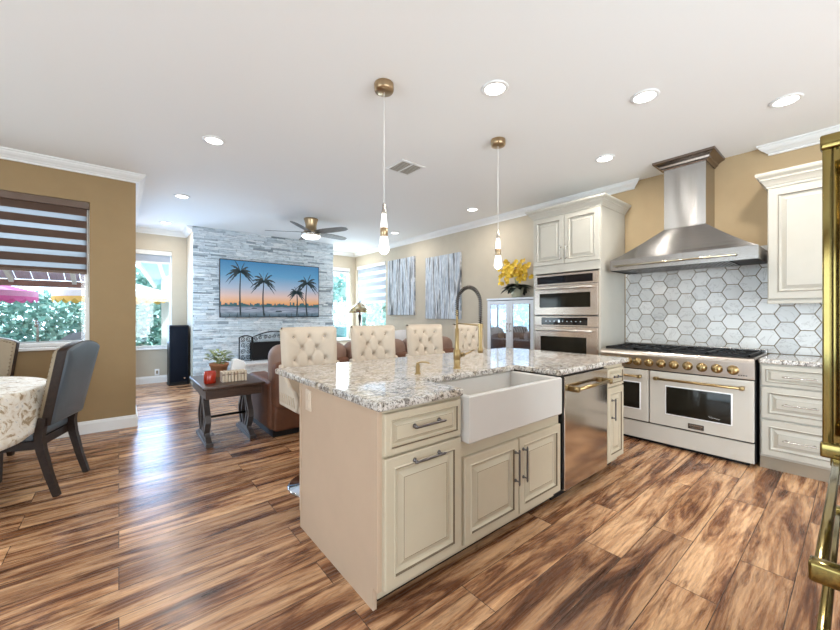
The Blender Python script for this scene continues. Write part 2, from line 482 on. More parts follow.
# ---------------------------------------------------------------- mesh helper
class MB:
    def __init__(self):
        self.v = []
        self.f = []
        self.m = []
        self.sm = []
    def add(self, vs, fs, m=0, smooth=False, mat=None):
        o = len(self.v)
        for p in vs:
            p = Vector(p)
            self.v.append(mat @ p if mat else p)
        for f in fs:
            self.f.append([o + i for i in f])
            self.m.append(m)
            self.sm.append(smooth)
        return self
    def box(self, x0, x1, y0, y1, z0, z1, m=0, mat=None):
        vs = [(x, y, z) for z in (z0, z1) for y in (y0, y1) for x in (x0, x1)]
        fs = [(0, 2, 3, 1), (4, 5, 7, 6), (0, 1, 5, 4), (2, 6, 7, 3), (0, 4, 6, 2), (1, 3, 7, 5)]
        return self.add(vs, fs, m, False, mat)
    def rbox(self, x0, x1, y0, y1, z0, z1, r=0.01, seg=3, m=0, mat=None, smooth=True):
        """box with rounded edges"""
        bm = bmesh.new()
        bmesh.ops.create_cube(bm, size=1.0)
        for v in bm.verts:
            v.co = Vector((x0 + (v.co.x + .5) * (x1 - x0), y0 + (v.co.y + .5) * (y1 - y0), z0 + (v.co.z + .5) * (z1 - z0)))
        r = min(r, 0.499 * min(abs(x1 - x0), abs(y1 - y0), abs(z1 - z0)))
        bmesh.ops.bevel(bm, geom=list(bm.edges), offset=r, segments=seg, profile=0.5, affect='EDGES')
        bm.verts.index_update()
        self.add([v.co.copy() for v in bm.verts], [[v.index for v in f.verts] for f in bm.faces], m, smooth, mat)
        bm.free()
        return self
    def lathe(self, prof, c=(0, 0, 0), n=24, m=0, axis='Z', smooth=True, mat=None):
        """prof: (radius, height) list about an axis through c"""
        vs, fs = [], []
        for r, h in prof:
            for i in range(n):
                a = 2 * PI * i / n
                p = (r * math.cos(a), r * math.sin(a), h)
                if axis == 'X':
                    p = (h, p[0], p[1])
                elif axis == 'Y':
                    p = (p[1], h, p[0])
                vs.append((p[0] + c[0], p[1] + c[1], p[2] + c[2]))
        k = len(prof)
        for j in range(k - 1):
            for i in range(n):
                i2 = (i + 1) % n
                fs.append((j * n + i, j * n + i2, (j + 1) * n + i2, (j + 1) * n + i))
        self.add(vs, fs, m, smooth, mat)
        self.add(vs[:n], [tuple(reversed(range(n)))], m, False, mat)
        self.add(vs[-n:], [tuple(range(n))], m, False, mat)
        return self
    def cyl(self, c, r, h, n=20, m=0, axis='Z', mat=None):
        return self.lathe([(r, 0), (r, h)], c, n, m, axis, True, mat)
    def ball(self, c, r, m=0, n=12, k=7, sz=1.0, mat=None):
        prof = [(max(1e-4, r * math.sin(PI * j / k)), -r * sz * math.cos(PI * j / k)) for j in range(k + 1)]
        return self.lathe(prof, c, n, m, 'Z', True, mat)
    def tube(self, pts, r, n=8, m=0, sect=None, closed=False, mat=None):
        """sweep a circle (or the 2-d section) along pts; r number or list"""
        pts = [Vector(p) for p in pts]
        k = len(pts)
        vs, fs = [], []
        up = Vector((0, 0, 1))
        t0 = (pts[1] - pts[0]).normalized()
        if abs(t0.z) > 0.9:
            up = Vector((1, 0, 0)) if abs(t0.x) < 0.9 else Vector((0, 1, 0))
        side = t0.cross(up).normalized()
        for i, p in enumerate(pts):
            if closed:
                t = (pts[(i + 1) % k] - pts[i - 1]).normalized()
            else:
                t = (pts[min(i + 1, k - 1)] - pts[max(i - 1, 0)]).normalized()
            side = (side - t * side.dot(t)).normalized()
            u2 = side.cross(t).normalized()
            rr = r[i] if isinstance(r, (list, tuple)) else r
            if sect:
                for (a, b) in sect:
                    vs.append(p + side * a * rr + u2 * b * rr)
            else:
                for q in range(n):
                    a = 2 * PI * q / n
                    vs.append(p + side * math.cos(a) * rr + u2 * math.sin(a) * rr)
        nn = len(sect) if sect else n
        for i in range(k if closed else k - 1):
            i1 = (i + 1) % k
            for q in range(nn):
                q1 = (q + 1) % nn
                fs.append((i * nn + q, i * nn + q1, i1 * nn + q1, i1 * nn + q))
        if not closed:
            fs.append(tuple(reversed(range(nn))))
            fs.append(tuple((k - 1) * nn + q for q in range(nn)))
        return self.add(vs, fs, m, not sect, mat)
    def prism(self, poly, fn, a, b, m=0, smooth=False):
        """extrude a 2-d polygon: fn(p, q, t) -> 3-d point, t = a and b"""
        n = len(poly)
        vs = [fn(p, q, a) for p, q in poly] + [fn(p, q, b) for p, q in poly]
        fs = [(i, (i + 1) % n, n + (i + 1) % n, n + i) for i in range(n)]
        fs += [tuple(reversed(range(n))), tuple(range(n, 2 * n))]
        return self.add(vs, fs, m, smooth)
    def grid(self, fn, nu, nv, m=0, smooth=True, wrap=False):
        vs = [fn(i / (nu if wrap else nu - 1), j / (nv - 1)) for j in range(nv) for i in range(nu)]
        fs = []
        for j in range(nv - 1):
            for i in range(nu if wrap else nu - 1):
                i2 = (i + 1) % nu
                fs.append((j * nu + i, j * nu + i2, (j + 1) * nu + i2, (j + 1) * nu + i))
        return self.add(vs, fs, m, smooth)
    def mesh(self, name, mats, off=Vector((0, 0, 0)), fix=True):
        me = bpy.data.meshes.new(name)
        me.from_pydata([tuple(p - off) for p in self.v], [], self.f)
        for mt in mats:
            me.materials.append(mt)
        for i, p in enumerate(me.polygons):
            p.material_index = self.m[i]
            p.use_smooth = self.sm[i]
        if fix:
            bm = bmesh.new()
            bm.from_mesh(me)
            bmesh.ops.remove_doubles(bm, verts=bm.verts, dist=1e-5) if False else None
            bmesh.ops.recalc_face_normals(bm, faces=bm.faces)
            bm.to_mesh(me)
            bm.free()
        return me

ORG = {}
def tag(o, label=None, cat=None, group=None, kind=None):
    if label: o['label'] = label
    if cat: o['category'] = cat
    if group: o['group'] = group
    if kind: o['kind'] = kind
    return o

def thing(name, label, cat, loc=(0, 0, 0), group=None, kind=None):
    o = bpy.data.objects.new(name, None)
    o.empty_display_size = 0.1
    C.objects.link(o)
    o.location = loc
    ORG[o] = Vector(loc)
    return tag(o, label, cat, group, kind)

def part(name, mb, mats, parent=None, label=None, bevel=0.0, seg=2):
    """one mesh object; the builder's coordinates are in the frame in which its thing was authored"""
    if not isinstance(mats, (list, tuple)):
        mats = [mats]
    off = ORG.get(parent, Vector((0, 0, 0))) if parent else Vector((0, 0, 0))
    o = bpy.data.objects.new(name, mb.mesh(name, mats, off))
    C.objects.link(o)
    if parent:
        o.parent = parent
    ORG[o] = off
    if label:
        o['label'] = label
    if bevel:
        b = o.modifiers.new('bevel', 'BEVEL')
        b.width = bevel
        b.segments = seg
        b.limit_method = 'ANGLE'
        b.angle_limit = R(40)
    return o

def solo(name, mb, mats, label, cat, loc, group=None, bevel=0.0, kind=None):
    """a thing that is one mesh, with its origin at its base"""
    if not isinstance(mats, (list, tuple)):
        mats = [mats]
    L = Vector(loc)
    o = bpy.data.objects.new(name, mb.mesh(name, mats, L))
    o.location = L
    C.objects.link(o)
    ORG[o] = L
    if bevel:
        b = o.modifiers.new('bevel', 'BEVEL')
        b.width = bevel
        b.segments = 2
        b.limit_method = 'ANGLE'
    return tag(o, label, cat, group, kind)

def struct(name, mb, mats, bevel=0.0):
    o = part(name, mb, mats, None, None, bevel)
    o['kind'] = 'structure'
    return o

def copy_tree(o, parent=None):
    c = o.copy()
    C.objects.link(c)
    ORG[c] = ORG.get(o, Vector((0, 0, 0)))
    if parent:
        c.parent = parent
    for ch in list(o.children):
        if ch.parent == o:
            copy_tree(ch, c)
    return c

# ---------------------------------------------------------------- the room
XW, YF, YL, ZC = 4.79, 8.47, 5.32, 2.89
T = 0.14
XN = 0.15            # the alcove's side wall
struct('floor', MB().box(-3.6, XW + 0.1, -3.0, YF + 0.1, -0.06, 0), M['floor'])
struct('ceiling', MB().box(-3.6, XW + 0.1, -3.0, YF + 0.1, ZC, ZC + 0.1), M['ceiling'])

def wall_holes(axis, plane, t, a0, a1, holes):
    """wall slab in the plane axis=plane..plane+t from a0 to a1 with rectangular holes (b0,b1,z0,z1)"""
    mb = MB()
    def bx(b0, b1, z0, z1):
        if axis == 'Y':
            mb.box(b0, b1, plane, plane + t, z0, z1)
        else:
            mb.box(plane, plane + t, b0, b1, z0, z1)
    cur = a0
    for b0, b1, z0, z1 in sorted(holes):
        bx(cur, b0, 0, ZC)
        bx(b0, b1, 0, z0)
        bx(b0, b1, z1, ZC)
        cur = b1
    bx(cur, a1, 0, ZC)
    return mb
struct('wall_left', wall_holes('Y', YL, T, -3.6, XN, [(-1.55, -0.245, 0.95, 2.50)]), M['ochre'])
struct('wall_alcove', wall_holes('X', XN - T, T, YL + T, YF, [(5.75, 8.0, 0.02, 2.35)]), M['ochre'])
struct('wall_far', wall_holes('Y', YF, T, XN - T, XW + T, [(0.20, 0.79, 0.66, 2.50), (4.05, 4.64, 0.66, 2.50)]), M['beige'])
# the long right wall: tan behind the kitchen, beige behind the living room
struct('wall_right', wall_holes('X', XW, T, 2.72, YF, [(7.04, 8.36, 0.66, 2.54)]), M['beige'])
struct('wall_kitchen', MB().box(XW, XW + T, -3.0, 2.72, 0, ZC), M['tan'])
struct('wall_back', wall_holes('Y', -3.0 - T, T, -3.6, XW + T, [(-0.8, 3.4, 0.05, 2.4)]), M['beige'])
struct('wall_west', wall_holes('X', -3.6 - T, T, -3.0, YL + T, [(-0.8, 3.2, 0.05, 2.4)]), M['beige'])

# windows
def window(n, axis, plane, b0, b1, z0, z1, out, mull=()):
    """frame, pane and sill; out = +1 when outside lies at larger coordinate"""
    def bx(mb, a0, a1, c0, c1, zz0, zz1):
        c0, c1 = sorted((plane + out * c0, plane + out * c1))
        if axis == 'Y':
            mb.box(a0, a1, c0, c1, zz0, zz1)
        else:
            mb.box(c0, c1, a0, a1, zz0, zz1)
    w = 0.04
    fr = MB()
    bx(fr, b0, b1, .05, .12, z0, z0 + w); bx(fr, b0, b1, .05, .12, z1 - w, z1)
    bx(fr, b0, b0 + w, .05, .12, z0 + w, z1 - w); bx(fr, b1 - w, b1, .05, .12, z0 + w, z1 - w)
    for q in mull:
        bx(fr, q - .02, q + .02, .055, .115, z0 + w, z1 - w)
    fo = part(f'window_{n}', fr, M['trim'], None, bevel=0.004)
    fo['kind'] = 'structure'
    gl = MB(); bx(gl, b0 + w, b1 - w, .082, .088, z0 + w, z1 - w)
    part('pane', gl, M['pane'], fo)
    si = MB(); bx(si, b0 - .03, b1 + .03, -.035, .05, z0 - .03, z0)
    part('window_sill', si, M['trim'], fo, bevel=0.004)
    return fo
window(6, 'Y', -3.0, -0.8, 3.4, 0.05, 2.4, -1, (.6, 2.0))  # unseen glazed opening, added to go with the fill lamp
window(7, 'X', -3.6, -0.8, 3.2, 0.05, 2.4, -1, (.5, 1.9))  # also unseen, added for the west fill lamp
window(1, 'Y', YL, -1.55, -0.245, 0.95, 2.50, 1)
window(2, 'Y', YF, 0.20, 0.79, 0.66, 2.50, 1)
window(3, 'Y', YF, 4.05, 4.64, 0.66, 2.50, 1)
window(5, 'X', XN, 5.75, 8.0, 0.02, 2.35, -1, (6.87,))
window(4, 'X', XW, 7.04, 8.36, 0.66, 2.54, 1)

# crown moulding and baseboards: profile (out from the wall, down from the ceiling)
CROWN = [(0, 0), (.095, 0), (.095, -.012), (.082, -.018), (.078, -.03), (.060, -.048), (.042, -.058), (.030, -.070), (.018, -.076), (.018, -.092), (0, -.092)]
BASE = [(0, 0), (.018, 0), (.018, .105), (.012, .118), (.010, .13), (0, .135)]
def run(mb, prof, p0, p1, nx, ny, z, m0=0.0, m1=0.0):
    """profile swept from p0 to p1 along a wall whose inward normal is (nx, ny); m0/m1: mitre (+1 outside corner, -1 inside)"""
    d = Vector((p1[0] - p0[0], p1[1] - p0[1])).normalized()
    n = len(prof)
    vs = []
    for (p, s, mt) in ((p0, -1, m0), (p1, 1, m1)):
        for a, h in prof:
            e = s * mt * a
            vs.append((p[0] + nx * a + d.x * e, p[1] + ny * a + d.y * e, z + h))
    fs = [(i, (i + 1) % n, n + (i + 1) % n, n + i) for i in range(n)] + [tuple(reversed(range(n))), tuple(range(n, 2 * n))]
    mb.add(vs, fs)
    return mb
SX0, SX1, SY = 1.03, 3.77, 7.68           # the stone chimney breast
c = MB(); run(c, CROWN, (-3.6, YL), (XN, YL), 0, -1, ZC, 0, 1); struct('trim_1', c, M['trim'])
c = MB(); run(c, CROWN, (XN, YL), (XN, YF), 1, 0, ZC, 1, -1); struct('trim_2', c, M['trim'])
c = MB(); run(c, CROWN, (XN, YF), (SX0, YF), 0, -1, ZC, -1, -1); struct('trim_3', c, M['trim'])
c = MB(); run(c, CROWN, (SX0, YF), (SX0, SY + .02), -1, 0, ZC, -1, 0); struct('trim_4', c, M['trim'])
c = MB(); run(c, CROWN, (SX1, YF), (XW, YF), 0, -1, ZC, 0, -1); struct('trim_5', c, M['trim'])
c = MB(); run(c, CROWN, (XW, YF), (XW, 1.74), -1, 0, ZC, -1, 1); struct('trim_6', c, M['trim'])
c = MB(); run(c, CROWN, (XW, 0.54), (XW, -3.0), -1, 0, ZC, 1, 0); struct('trim_7', c, M['trim'])
c = MB(); run(c, BASE, (-3.6, YL), (XN, YL), 0, -1, 0, 0, 1); struct('baseboard_left', c, M['trim'])
c = MB(); run(c, BASE, (XN, YL), (XN, 5.71), 1, 0, 0, 1, 0); struct('baseboard_alcove', c, M['trim'])
c = MB(); run(c, BASE, (XN, YF), (SX0, YF), 0, -1, 0, -1, 0); struct('baseboard_far', c, M['trim'])
c = MB(); run(c, BASE, (XW, YF), (XW, 3.75), -1, 0, 0, 0, 0); struct('baseboard_right', c, M['trim'])

# chimney breast faced with stacked stone
struct('wall_chimney', MB().box(SX0, SX1, SY + .02, YF, 0, ZC), M['beige'])
sb = MB()
sb.box(SX0, SX1, SY, SY + .02, 0, ZC, 1)
z = 0.0
rows = 0
while z < ZC - .005:
    h = random.choice((.022, .03, .034, .042, .05))
    h = min(h, ZC - z)
    x = SX0 - random.random() * .2
    while x < SX1:
        L = random.uniform(.10, .42)
        a, b = max(x, SX0), min(x + L, SX1)
        if b - a > .015:
            p = random.choice((.004, .012, .018, .024, .032, .044))
            sb.box(a + .002, b - .002, SY - p, SY + .004, z + .0015, z + h - .002)
        x += L
    z += h
struct('wall_stone', sb, [M['stone'], M['stone_back']])

# hexagon tile backsplash
tb = MB()
tb.box(XW - .006, XW, -1.4, 1.83, .914, 1.95, 1)
hh = .150; rr_ = hh / math.sqrt(3)
col = 0
y = 1.86
while y > -1.0:
    zc = .914 - (.075 if col % 2 else 0.0)
    while zc < 2.02:
        ring = []
        for q in range(6):
            a = PI / 3 * q
            ring.append((y + (rr_ - .0042) * math.cos(a), zc + (rr_ - .0042) * math.sin(a)))
        # clip to the splash area
        def clip(poly, f, cut):
            out = []
            for i in range(len(poly)):
                p, q = poly[i - 1], poly[i]
                fp, fq = f(p), f(q)
                if fp >= 0:
                    if fq < 0:
                        t = fp / (fp - fq); out.append((p[0] + t * (q[0] - p[0]), p[1] + t * (q[1] - p[1])))
                    else:
                        out.append(q)
                elif fq >= 0:
                    t = fp / (fp - fq); out.append((p[0] + t * (q[0] - p[0]), p[1] + t * (q[1] - p[1]))); out.append(q)
            return out
        ring = clip(ring, lambda p: p[1] - .918, 0)
        if ring: ring = clip(ring, lambda p: 1.948 - p[1], 0)
        if ring: ring = clip(ring, lambda p: 1.828 - p[0], 0)
        if len(ring) >= 3:
            tb.prism(ring, lambda p, q, t: (t, p, q), XW - .013, XW - .004)
        zc += hh
    y -= 1.5 * rr_
    col += 1
    if col % 2 == 0:
        pass
struct('wall_backsplash', tb, [M['tile'], M['grout']])

# ---------------------------------------------------------------- cabinet door helper
def door(mb, P, U, V, Nn, w, h, frame=.055, t=.02, m0=0, m1=1, raise_=True):
    """raised-panel front: P lower corner, U/V unit vectors along width/height, Nn outward"""
    P, U, V, Nn = Vector(P), Vector(U), Vector(V), Vector(Nn)
    k = min(1.0, min(w, h) / 0.30)
    fr = frame * k
    rings = [(0, 0, 0), (0, t - .004, 0), (.004, t, 0), (fr - .012 * k, t, 0), (fr - .006 * k, t + .005, 0), (fr, t - .002, 1), (fr + .007 * k, t - .012, 0), (fr + .014 * k, t - .014, 0), (fr + .018 * k, t - .014, 0), (fr + .044 * k, t - .001, 0), (fr + .046 * k, t - .001, 1)]
    vs = []
    for ins, d, _ in rings:
        for (a, b) in ((ins, ins), (w - ins, ins), (w - ins, h - ins), (ins, h - ins)):
            vs.append(P + U * a + V * b + Nn * d)
    fs, ms = [], []
    for j in range(len(rings) - 1):
        for i in range(4):
            i2 = (i + 1) % 4
            mb.add([vs[j * 4 + i], vs[j * 4 + i2], vs[(j + 1) * 4 + i2], vs[(j + 1) * 4 + i]], [(0, 1, 2, 3)], m1 if rings[j + 1][2] else m0)
    mb.add(vs[-4:], [(0, 1, 2, 3)], m0)
    mb.add(vs[:4], [(3, 2, 1, 0)], m0)
    return mb

def pull(mb, Cc, U, Nn, L, r=.0058, stand=.030):
    """bar pull centred on Cc (on the face), bar along U"""
    Cc, U, Nn = Vector(Cc), Vector(U), Vector(Nn)
    a = Cc - U * L / 2 + Nn * stand
    b = Cc + U * L / 2 + Nn * stand
    mb.tube([a, a + U * .012, a + U * .02, a + U * (L * .5), b - U * .02, b - U * .012, b], [r * .6, r * 1.2, r, r * 1.1, r, r * 1.2, r * .6], 8)
    for s in (-.39, .39):
        p = Cc + U * L * s
        mb.tube([p, p + Nn * .006, p + Nn * .010, p + Nn * stand], [r * 1.9, r * 1.6, r * .8, r * .8], 8)
    return mb
UX, UY, UZ = Vector((1, 0, 0)), Vector((0, 1, 0)), Vector((0, 0, 1))

# ---------------------------------------------------------------- island
IX0, IX1, IY0, IY1 = .845, 3.32, 1.30, 2.16
CAB = [M['cabinet'], M['glaze']]
isl = thing('kitchen_island_cabinet', 'long cream island cabinet run under the granite top with raised panel doors', 'kitchen island', (2.08, 1.73, 0))
b = MB()
b.box(IX0 + .02, 2.288, IY0, 2.13, .10, .632)
b.box(IX0 + .02, 1.338, IY0, 2.13, .632, .876)
b.box(1.338, 2.288, 1.66, 2.13, .632, .876)
b.box(2.288, 2.985, 1.93, 2.13, .10, .876)
b.box(2.985, IX1, IY0, 2.13, .10, .876)
b.box(IX0 + .02, 2.288, IY0 + .035, 2.1, .045, .10)
b.box(2.985, IX1 - .02, IY0 + .035, 2.1, .045, .10)
part('body', b, M['cabinet'], isl)
part('plinth', MB().box(IX0 + .02, 2.288, IY0 + .075, 2.1, 0, .045), M['wood_dark'], isl, 'recessed plinth with floor shade painted dark')  # dark colour stands in for the shade under the cabinets
part('plinth', MB().box(2.985, IX1 - .03, IY0 + .075, 2.1, 0, .045), M['wood_dark'], isl, 'recessed plinth with floor shade painted dark')
b = MB()
b.prism([(1.34, 0), (2.16, 0), (2.16, .876), (1.30, .876), (1.30, .10), (1.34, .10)], lambda p, q, t: (t, p, q), IX0, IX0 + .02)
b.box(IX0 - .004, IX0, 1.30, 1.325, .10, .876)
b.box(IX0 - .004, IX0, 2.135, 2.16, 0.10, .876)
b.box(IX0 + .02, IX1, 2.13, 2.16, 0, .876)
part('end_panel', b, M['panel'], isl, 'plain blush-cream end panel of the island', bevel=.002)
YD = IY0
def idoor(name, x0, x1, z0, z1, hc=None, hu=None, hl=.12):
    o = part(name, door(MB(), (x0, YD, z0), UX, UZ, -UY, x1 - x0, z1 - z0, t=.022), CAB, isl)
    if hc:
        part('handle', pull(MB(), (hc[0], YD - .022, hc[1]), hu, -UY, hl), M['pewter'], o, 'dark pewter bar handle')
    return o
idoor('drawer', .868, 1.326, .678, .858, (1.10, .782), UX, .19)
idoor('door', .868, 1.326, .104, .666, (1.10, .628), UX, .19)
idoor('door', 1.352, 1.812, .104, .553, (1.777, .40), UZ, .21)
idoor('door', 1.820, 2.280, .104, .553, (1.855, .40), UZ, .21)
idoor('drawer', 2.998, 3.300, .702, .846, (3.15, .775), UX, .10)
idoor('door', 2.998, 3.300, .104, .690, (3.07, .52), UZ, .18)

# island worktop with the sink cut-out
XC0, XC1, YC0, YC1, ZT0, ZT1 = .822, 3.385, 1.262, 2.555, .876, .914
def slab(xs, ys, cut, z0, z1, rnd=.012):
    """worktop with an eased edge, on a grid of cells without those in cut"""
    bm = bmesh.new()
    vv = {}
    def V(i, j):
        if (i, j) not in vv:
            vv[i, j] = bm.verts.new((xs[i], ys[j], z0))
        return vv[i, j]
    fc = [bm.faces.new((V(i, j), V(i + 1, j), V(i + 1, j + 1), V(i, j + 1))) for i in range(len(xs) - 1) for j in range(len(ys) - 1) if (i, j) not in cut]
    ret = bmesh.ops.extrude_face_region(bm, geom=fc)
    for v in ret['geom']:
        if isinstance(v, bmesh.types.BMVert):
            v.co.z = z1
    bmesh.ops.recalc_face_normals(bm, faces=bm.faces)
    bm.normal_update()
    ed = [e for e in bm.edges if len(e.link_faces) == 2 and e.link_faces[0].normal.angle(e.link_faces[1].normal) > .5]
    bmesh.ops.bevel(bm, geom=ed, offset=rnd, segments=3, profile=.5, affect='EDGES')
    mb = MB()
    bm.verts.index_update()
    mb.add([v.co.copy() for v in bm.verts], [[v.index for v in ff.verts] for ff in bm.faces])
    bm.free()
    return mb
solo('granite_worktop', slab((XC0, 1.333, 2.232, XC1), (YC0, 1.60, YC1), {(1, 0)}, ZT0, ZT1), M['granite'], 'large speckled granite worktop on the island, cut out around the white sink', 'countertop', (2.1, 1.9, ZT0))

# farmhouse sink
b = MB()
sx0, sx1, sy0, sy1 = 1.342, 2.224, 1.238, 1.655
def sink_ring(ins, zz, fro=0.0):
    return [(sx0 + ins, sy0 + ins + fro, zz), (sx1 - ins, sy0 + ins + fro, zz), (sx1 - ins, sy1 - ins, zz), (sx0 + ins, sy1 - ins, zz)]
rings = [sink_ring(.006, .634), sink_ring(0, .642), sink_ring(0, .866), sink_ring(.006, .8735), sink_ring(.024, .8735), sink_ring(.032, .866), sink_ring(.040, .68), sink_ring(.058, .664)]
# the apron rises between the two pieces of worktop
vs = [p for r in rings for p in r]
fs = [(3, 2, 1, 0)]
for j in range(len(rings) - 1):
    for i in range(4):
        i2 = (i + 1) % 4
        fs.append((j * 4 + i, j * 4 + i2, (j + 1) * 4 + i2, (j + 1) * 4 + i))
k = (len(rings) - 1) * 4
fs.append((k, k + 1, k + 2, k + 3))
b.add(vs, fs)
snk = thing('farmhouse_sink', 'white farmhouse apron sink set into the island worktop', 'sink', (1.78, 1.44, .64))
part('basin', b, M['fireclay'], snk)
part('drain', MB().lathe([(.001, .668), (.044, .668), (.044, .666), (.03, .665)], (1.78, 1.45, 0)), M['chrome'], snk)

# faucet, soap pump
fx, fy, fz = 1.79, 1.765, ZT1
fa = thing('pull_down_faucet', 'tall brushed gold spring faucet behind the white sink', 'faucet', (fx, fy, fz))
part('base', MB().lathe([(.028, 0), (.028, .006), (.022, .010), (.022, .055), (.021, .06), (.025, .064), (.025, .125), (.020, .13)], (fx, fy, fz)), M['gold'], fa)
part('column', MB().lathe([(.0145, .125), (.0145, .27), (.009, .275), (.008, .40)], (fx, fy, fz)), M['gold'], fa)
o = MB().lathe([(.017, 0), (.017, .03), (.010, .034), (.008, .05)], (fx + .028, fy, fz + .09), axis='X')
o.tube([(fx + .075, fy, fz + .09), (fx + .10, fy, fz + .096), (fx + .165, fy - .01, fz + .118)], [.008, .0065, .005])
part('lever', o, M['gold'], fa)
arc = []
Ra, zc = .105, fz + .43
for i in range(41):
    a = PI * i / 40
    arc.append((fx, fy - Ra + Ra * math.cos(a), zc + (Ra + .015) * math.sin(a)))
hose = [(fx, fy, fz + .36)] + arc + [(fx, fy - 2 * Ra, fz + .36), (fx, fy - 2 * Ra, fz + .31)]
part('hose', MB().tube(hose, .0055), M['pewter'], fa, 'dark inner hose')
sp = MB()
pts = [Vector(p) for p in hose]
cum = [0]
for i in range(1, len(pts)): cum.append(cum[-1] + (pts[i] - pts[i - 1]).length)
turns = 40
sprl = []
for i in range(turns * 8 + 1):
    s = cum[-1] * i / (turns * 8)
    j = max(q for q in range(len(cum)) if cum[q] <= s + 1e-9)
    j = min(j, len(pts) - 2)
    t = (s - cum[j]) / max(1e-9, cum[j + 1] - cum[j])
    p = pts[j].lerp(pts[j + 1], t)
    tg = (pts[j + 1] - pts[j]).normalized()
    sd = UX
    u2 = sd.cross(tg)
    a = 2 * PI * i / 8
    sprl.append(p + sd * math.cos(a) * .0115 + u2 * math.sin(a) * .0115)
part('spring', MB().tube(sprl, .0030, 5), M['spring'], fa, 'dark coiled spring')
hy = fy - 2 * Ra
part('spray_head', MB().lathe([(.009, .30), (.014, .28), (.014, .23), (.012, .20), (.012, .16), (.018, .145), (.018, .125), (.014, .123)], (fx, hy, fz)), M['gold'], fa)
o = MB().tube([(fx, fy, fz + .31), (fx, hy + .02, fz + .30)], .005)
o.lathe([(.018, .285), (.018, .31)], (fx, hy, fz), 16)
part('holder_arm', o, M['gold'], fa)
so_ = thing('soap_pump', 'small brushed gold soap pump left of the tall faucet', 'soap dispenser', (1.43, 1.75, fz))
part('base', MB().lathe([(.020, 0), (.020, .005), (.014, .008), (.014, .055), (.010, .058), (.010, .072)], (1.43, 1.75, fz), 16), M['gold'], so_)
part('spout', MB().tube([(1.43, 1.75, fz + .07), (1.445, 1.72, fz + .076), (1.462, 1.69, fz + .074), (1.466, 1.682, fz + .068)], .005), M['gold'], so_)

# dishwasher
dw = thing('dishwasher', 'stainless steel dishwasher with a gold bar handle beside the white sink', 'dishwasher', (2.64, 1.6, 0))
part('body', MB().box(2.30, 2.972, 1.30, 1.90, .10, .87), M['black'], dw)
part('door', MB().box(2.322, 2.972, 1.272, 1.30, .085, .862), M['steel_dw'], dw, bevel=.004)
part('gasket', MB().box(2.302, 2.322, 1.278, 1.30, .10, .862), M['black'], dw)
part('kick_plate', MB().box(2.30, 2.972, 1.36, 1.40, 0, .095), M['black'], dw)
o = MB()
o.tube([(2.37, 1.218, .775), (2.92, 1.218, .775)], .012, 12)
for x in (2.39, 2.90):
    o.rbox(x - .018, x + .018, 1.205, 1.272, .757, .793, .004)
part('handle', o, M['gold'], dw, 'gold bar handle with square end posts', bevel=0)

# outlet on the island end
o = thing('outlet', 'cream power outlet on the near end panel of the island, below the worktop', 'power outlet', (IX0, 2.02, .79))
part('cover_plate', MB().rbox(IX0 - .008, IX0 - .0005, 1.985, 2.06, .73, .85, .003), M['outlet'], o)
for zz in (.765, .815):
    part('socket', MB().rbox(IX0 - .011, IX0 - .007, 2.005, 2.04, zz - .017, zz + .017, .004), M['outlet'], o)

# ---------------------------------------------------------------- oven tower
TX, TY0, TY1, TZ = 4.13, 1.835, 2.69, 2.50
XV = XW - .022
tw = thing('oven_tower_cabinet', 'tall ivory cabinet tower holding the two stacked wall ovens', 'tall cabinet', (4.46, 2.26, 0))
CW = [M['cabinet_white'], M['glaze_white']]
b = MB()
b.box(TX, XV, TY0, TY0 + .02, .10, TZ)
b.box(TX, XV, TY1 - .02, TY1, .10, TZ)
b.box(TX, XV, TY0 + .02, TY1 - .02, 1.80, TZ)
b.box(TX, XV, TY0 + .02, TY1 - .02, .10, .62)
b.box(XV - .02, XV, TY0 + .02, TY1 - .02, .62, 1.80)
b.box(TX, TX + .02, TY0 + .02, 1.857, .62, 1.80)
b.box(TX, TX + .02, 2.661, TY1 - .02, .62, 1.80)
b.box(TX + .05, XV, TY0 + .01, TY1 - .01, 0, .10)
part('body', b, M['cabinet_white'], tw)
CP = [(0, 0), (.010, 0), (.010, .014), (.016, .018), (.022, .030), (.040, .052), (.046, .054), (.046, .064), (.062, .078), (.068, .080), (.075, .094), (.075, .105), (0, .105)]
b = MB()
run(b, CP, (TX, TY1), (TX, TY0), -1, 0, TZ, 1, 1)
run(b, CP, (TX, TY0), (XV, TY0), 0, -1, TZ, 1, 0)
run(b, CP, (XV, TY1), (TX, TY1), 0, 1, TZ, 0, 1)
b.box(TX, XV, TY0, TY1, TZ, TZ + .08)
part('crown', b, M['cabinet_white'], tw)
for (a0, a1, hy_) in ((TY1 - .012, 2.268, 2.30), (2.258, TY0 + .014, 2.226)):
    d = part('door', door(MB(), (TX, a0, 1.90), -UY, UZ, -UX, a0 - a1, TZ - .018 - 1.90), CW, tw)
    part('handle', pull(MB(), (TX - .02, hy_, 2.03), UZ, -UX, .17), M['nickel'], d, 'nickel bar handle')
d = part('drawer', door(MB(), (TX, TY1 - .012, .13), -UY, UZ, -UX, .83, .45), CW, tw)
part('handle', pull(MB(), (TX - .02, 2.26, .50), UY, -UX, .17), M['nickel'], d, 'nickel bar handle')

OY0, OY1 = 1.858, 2.660
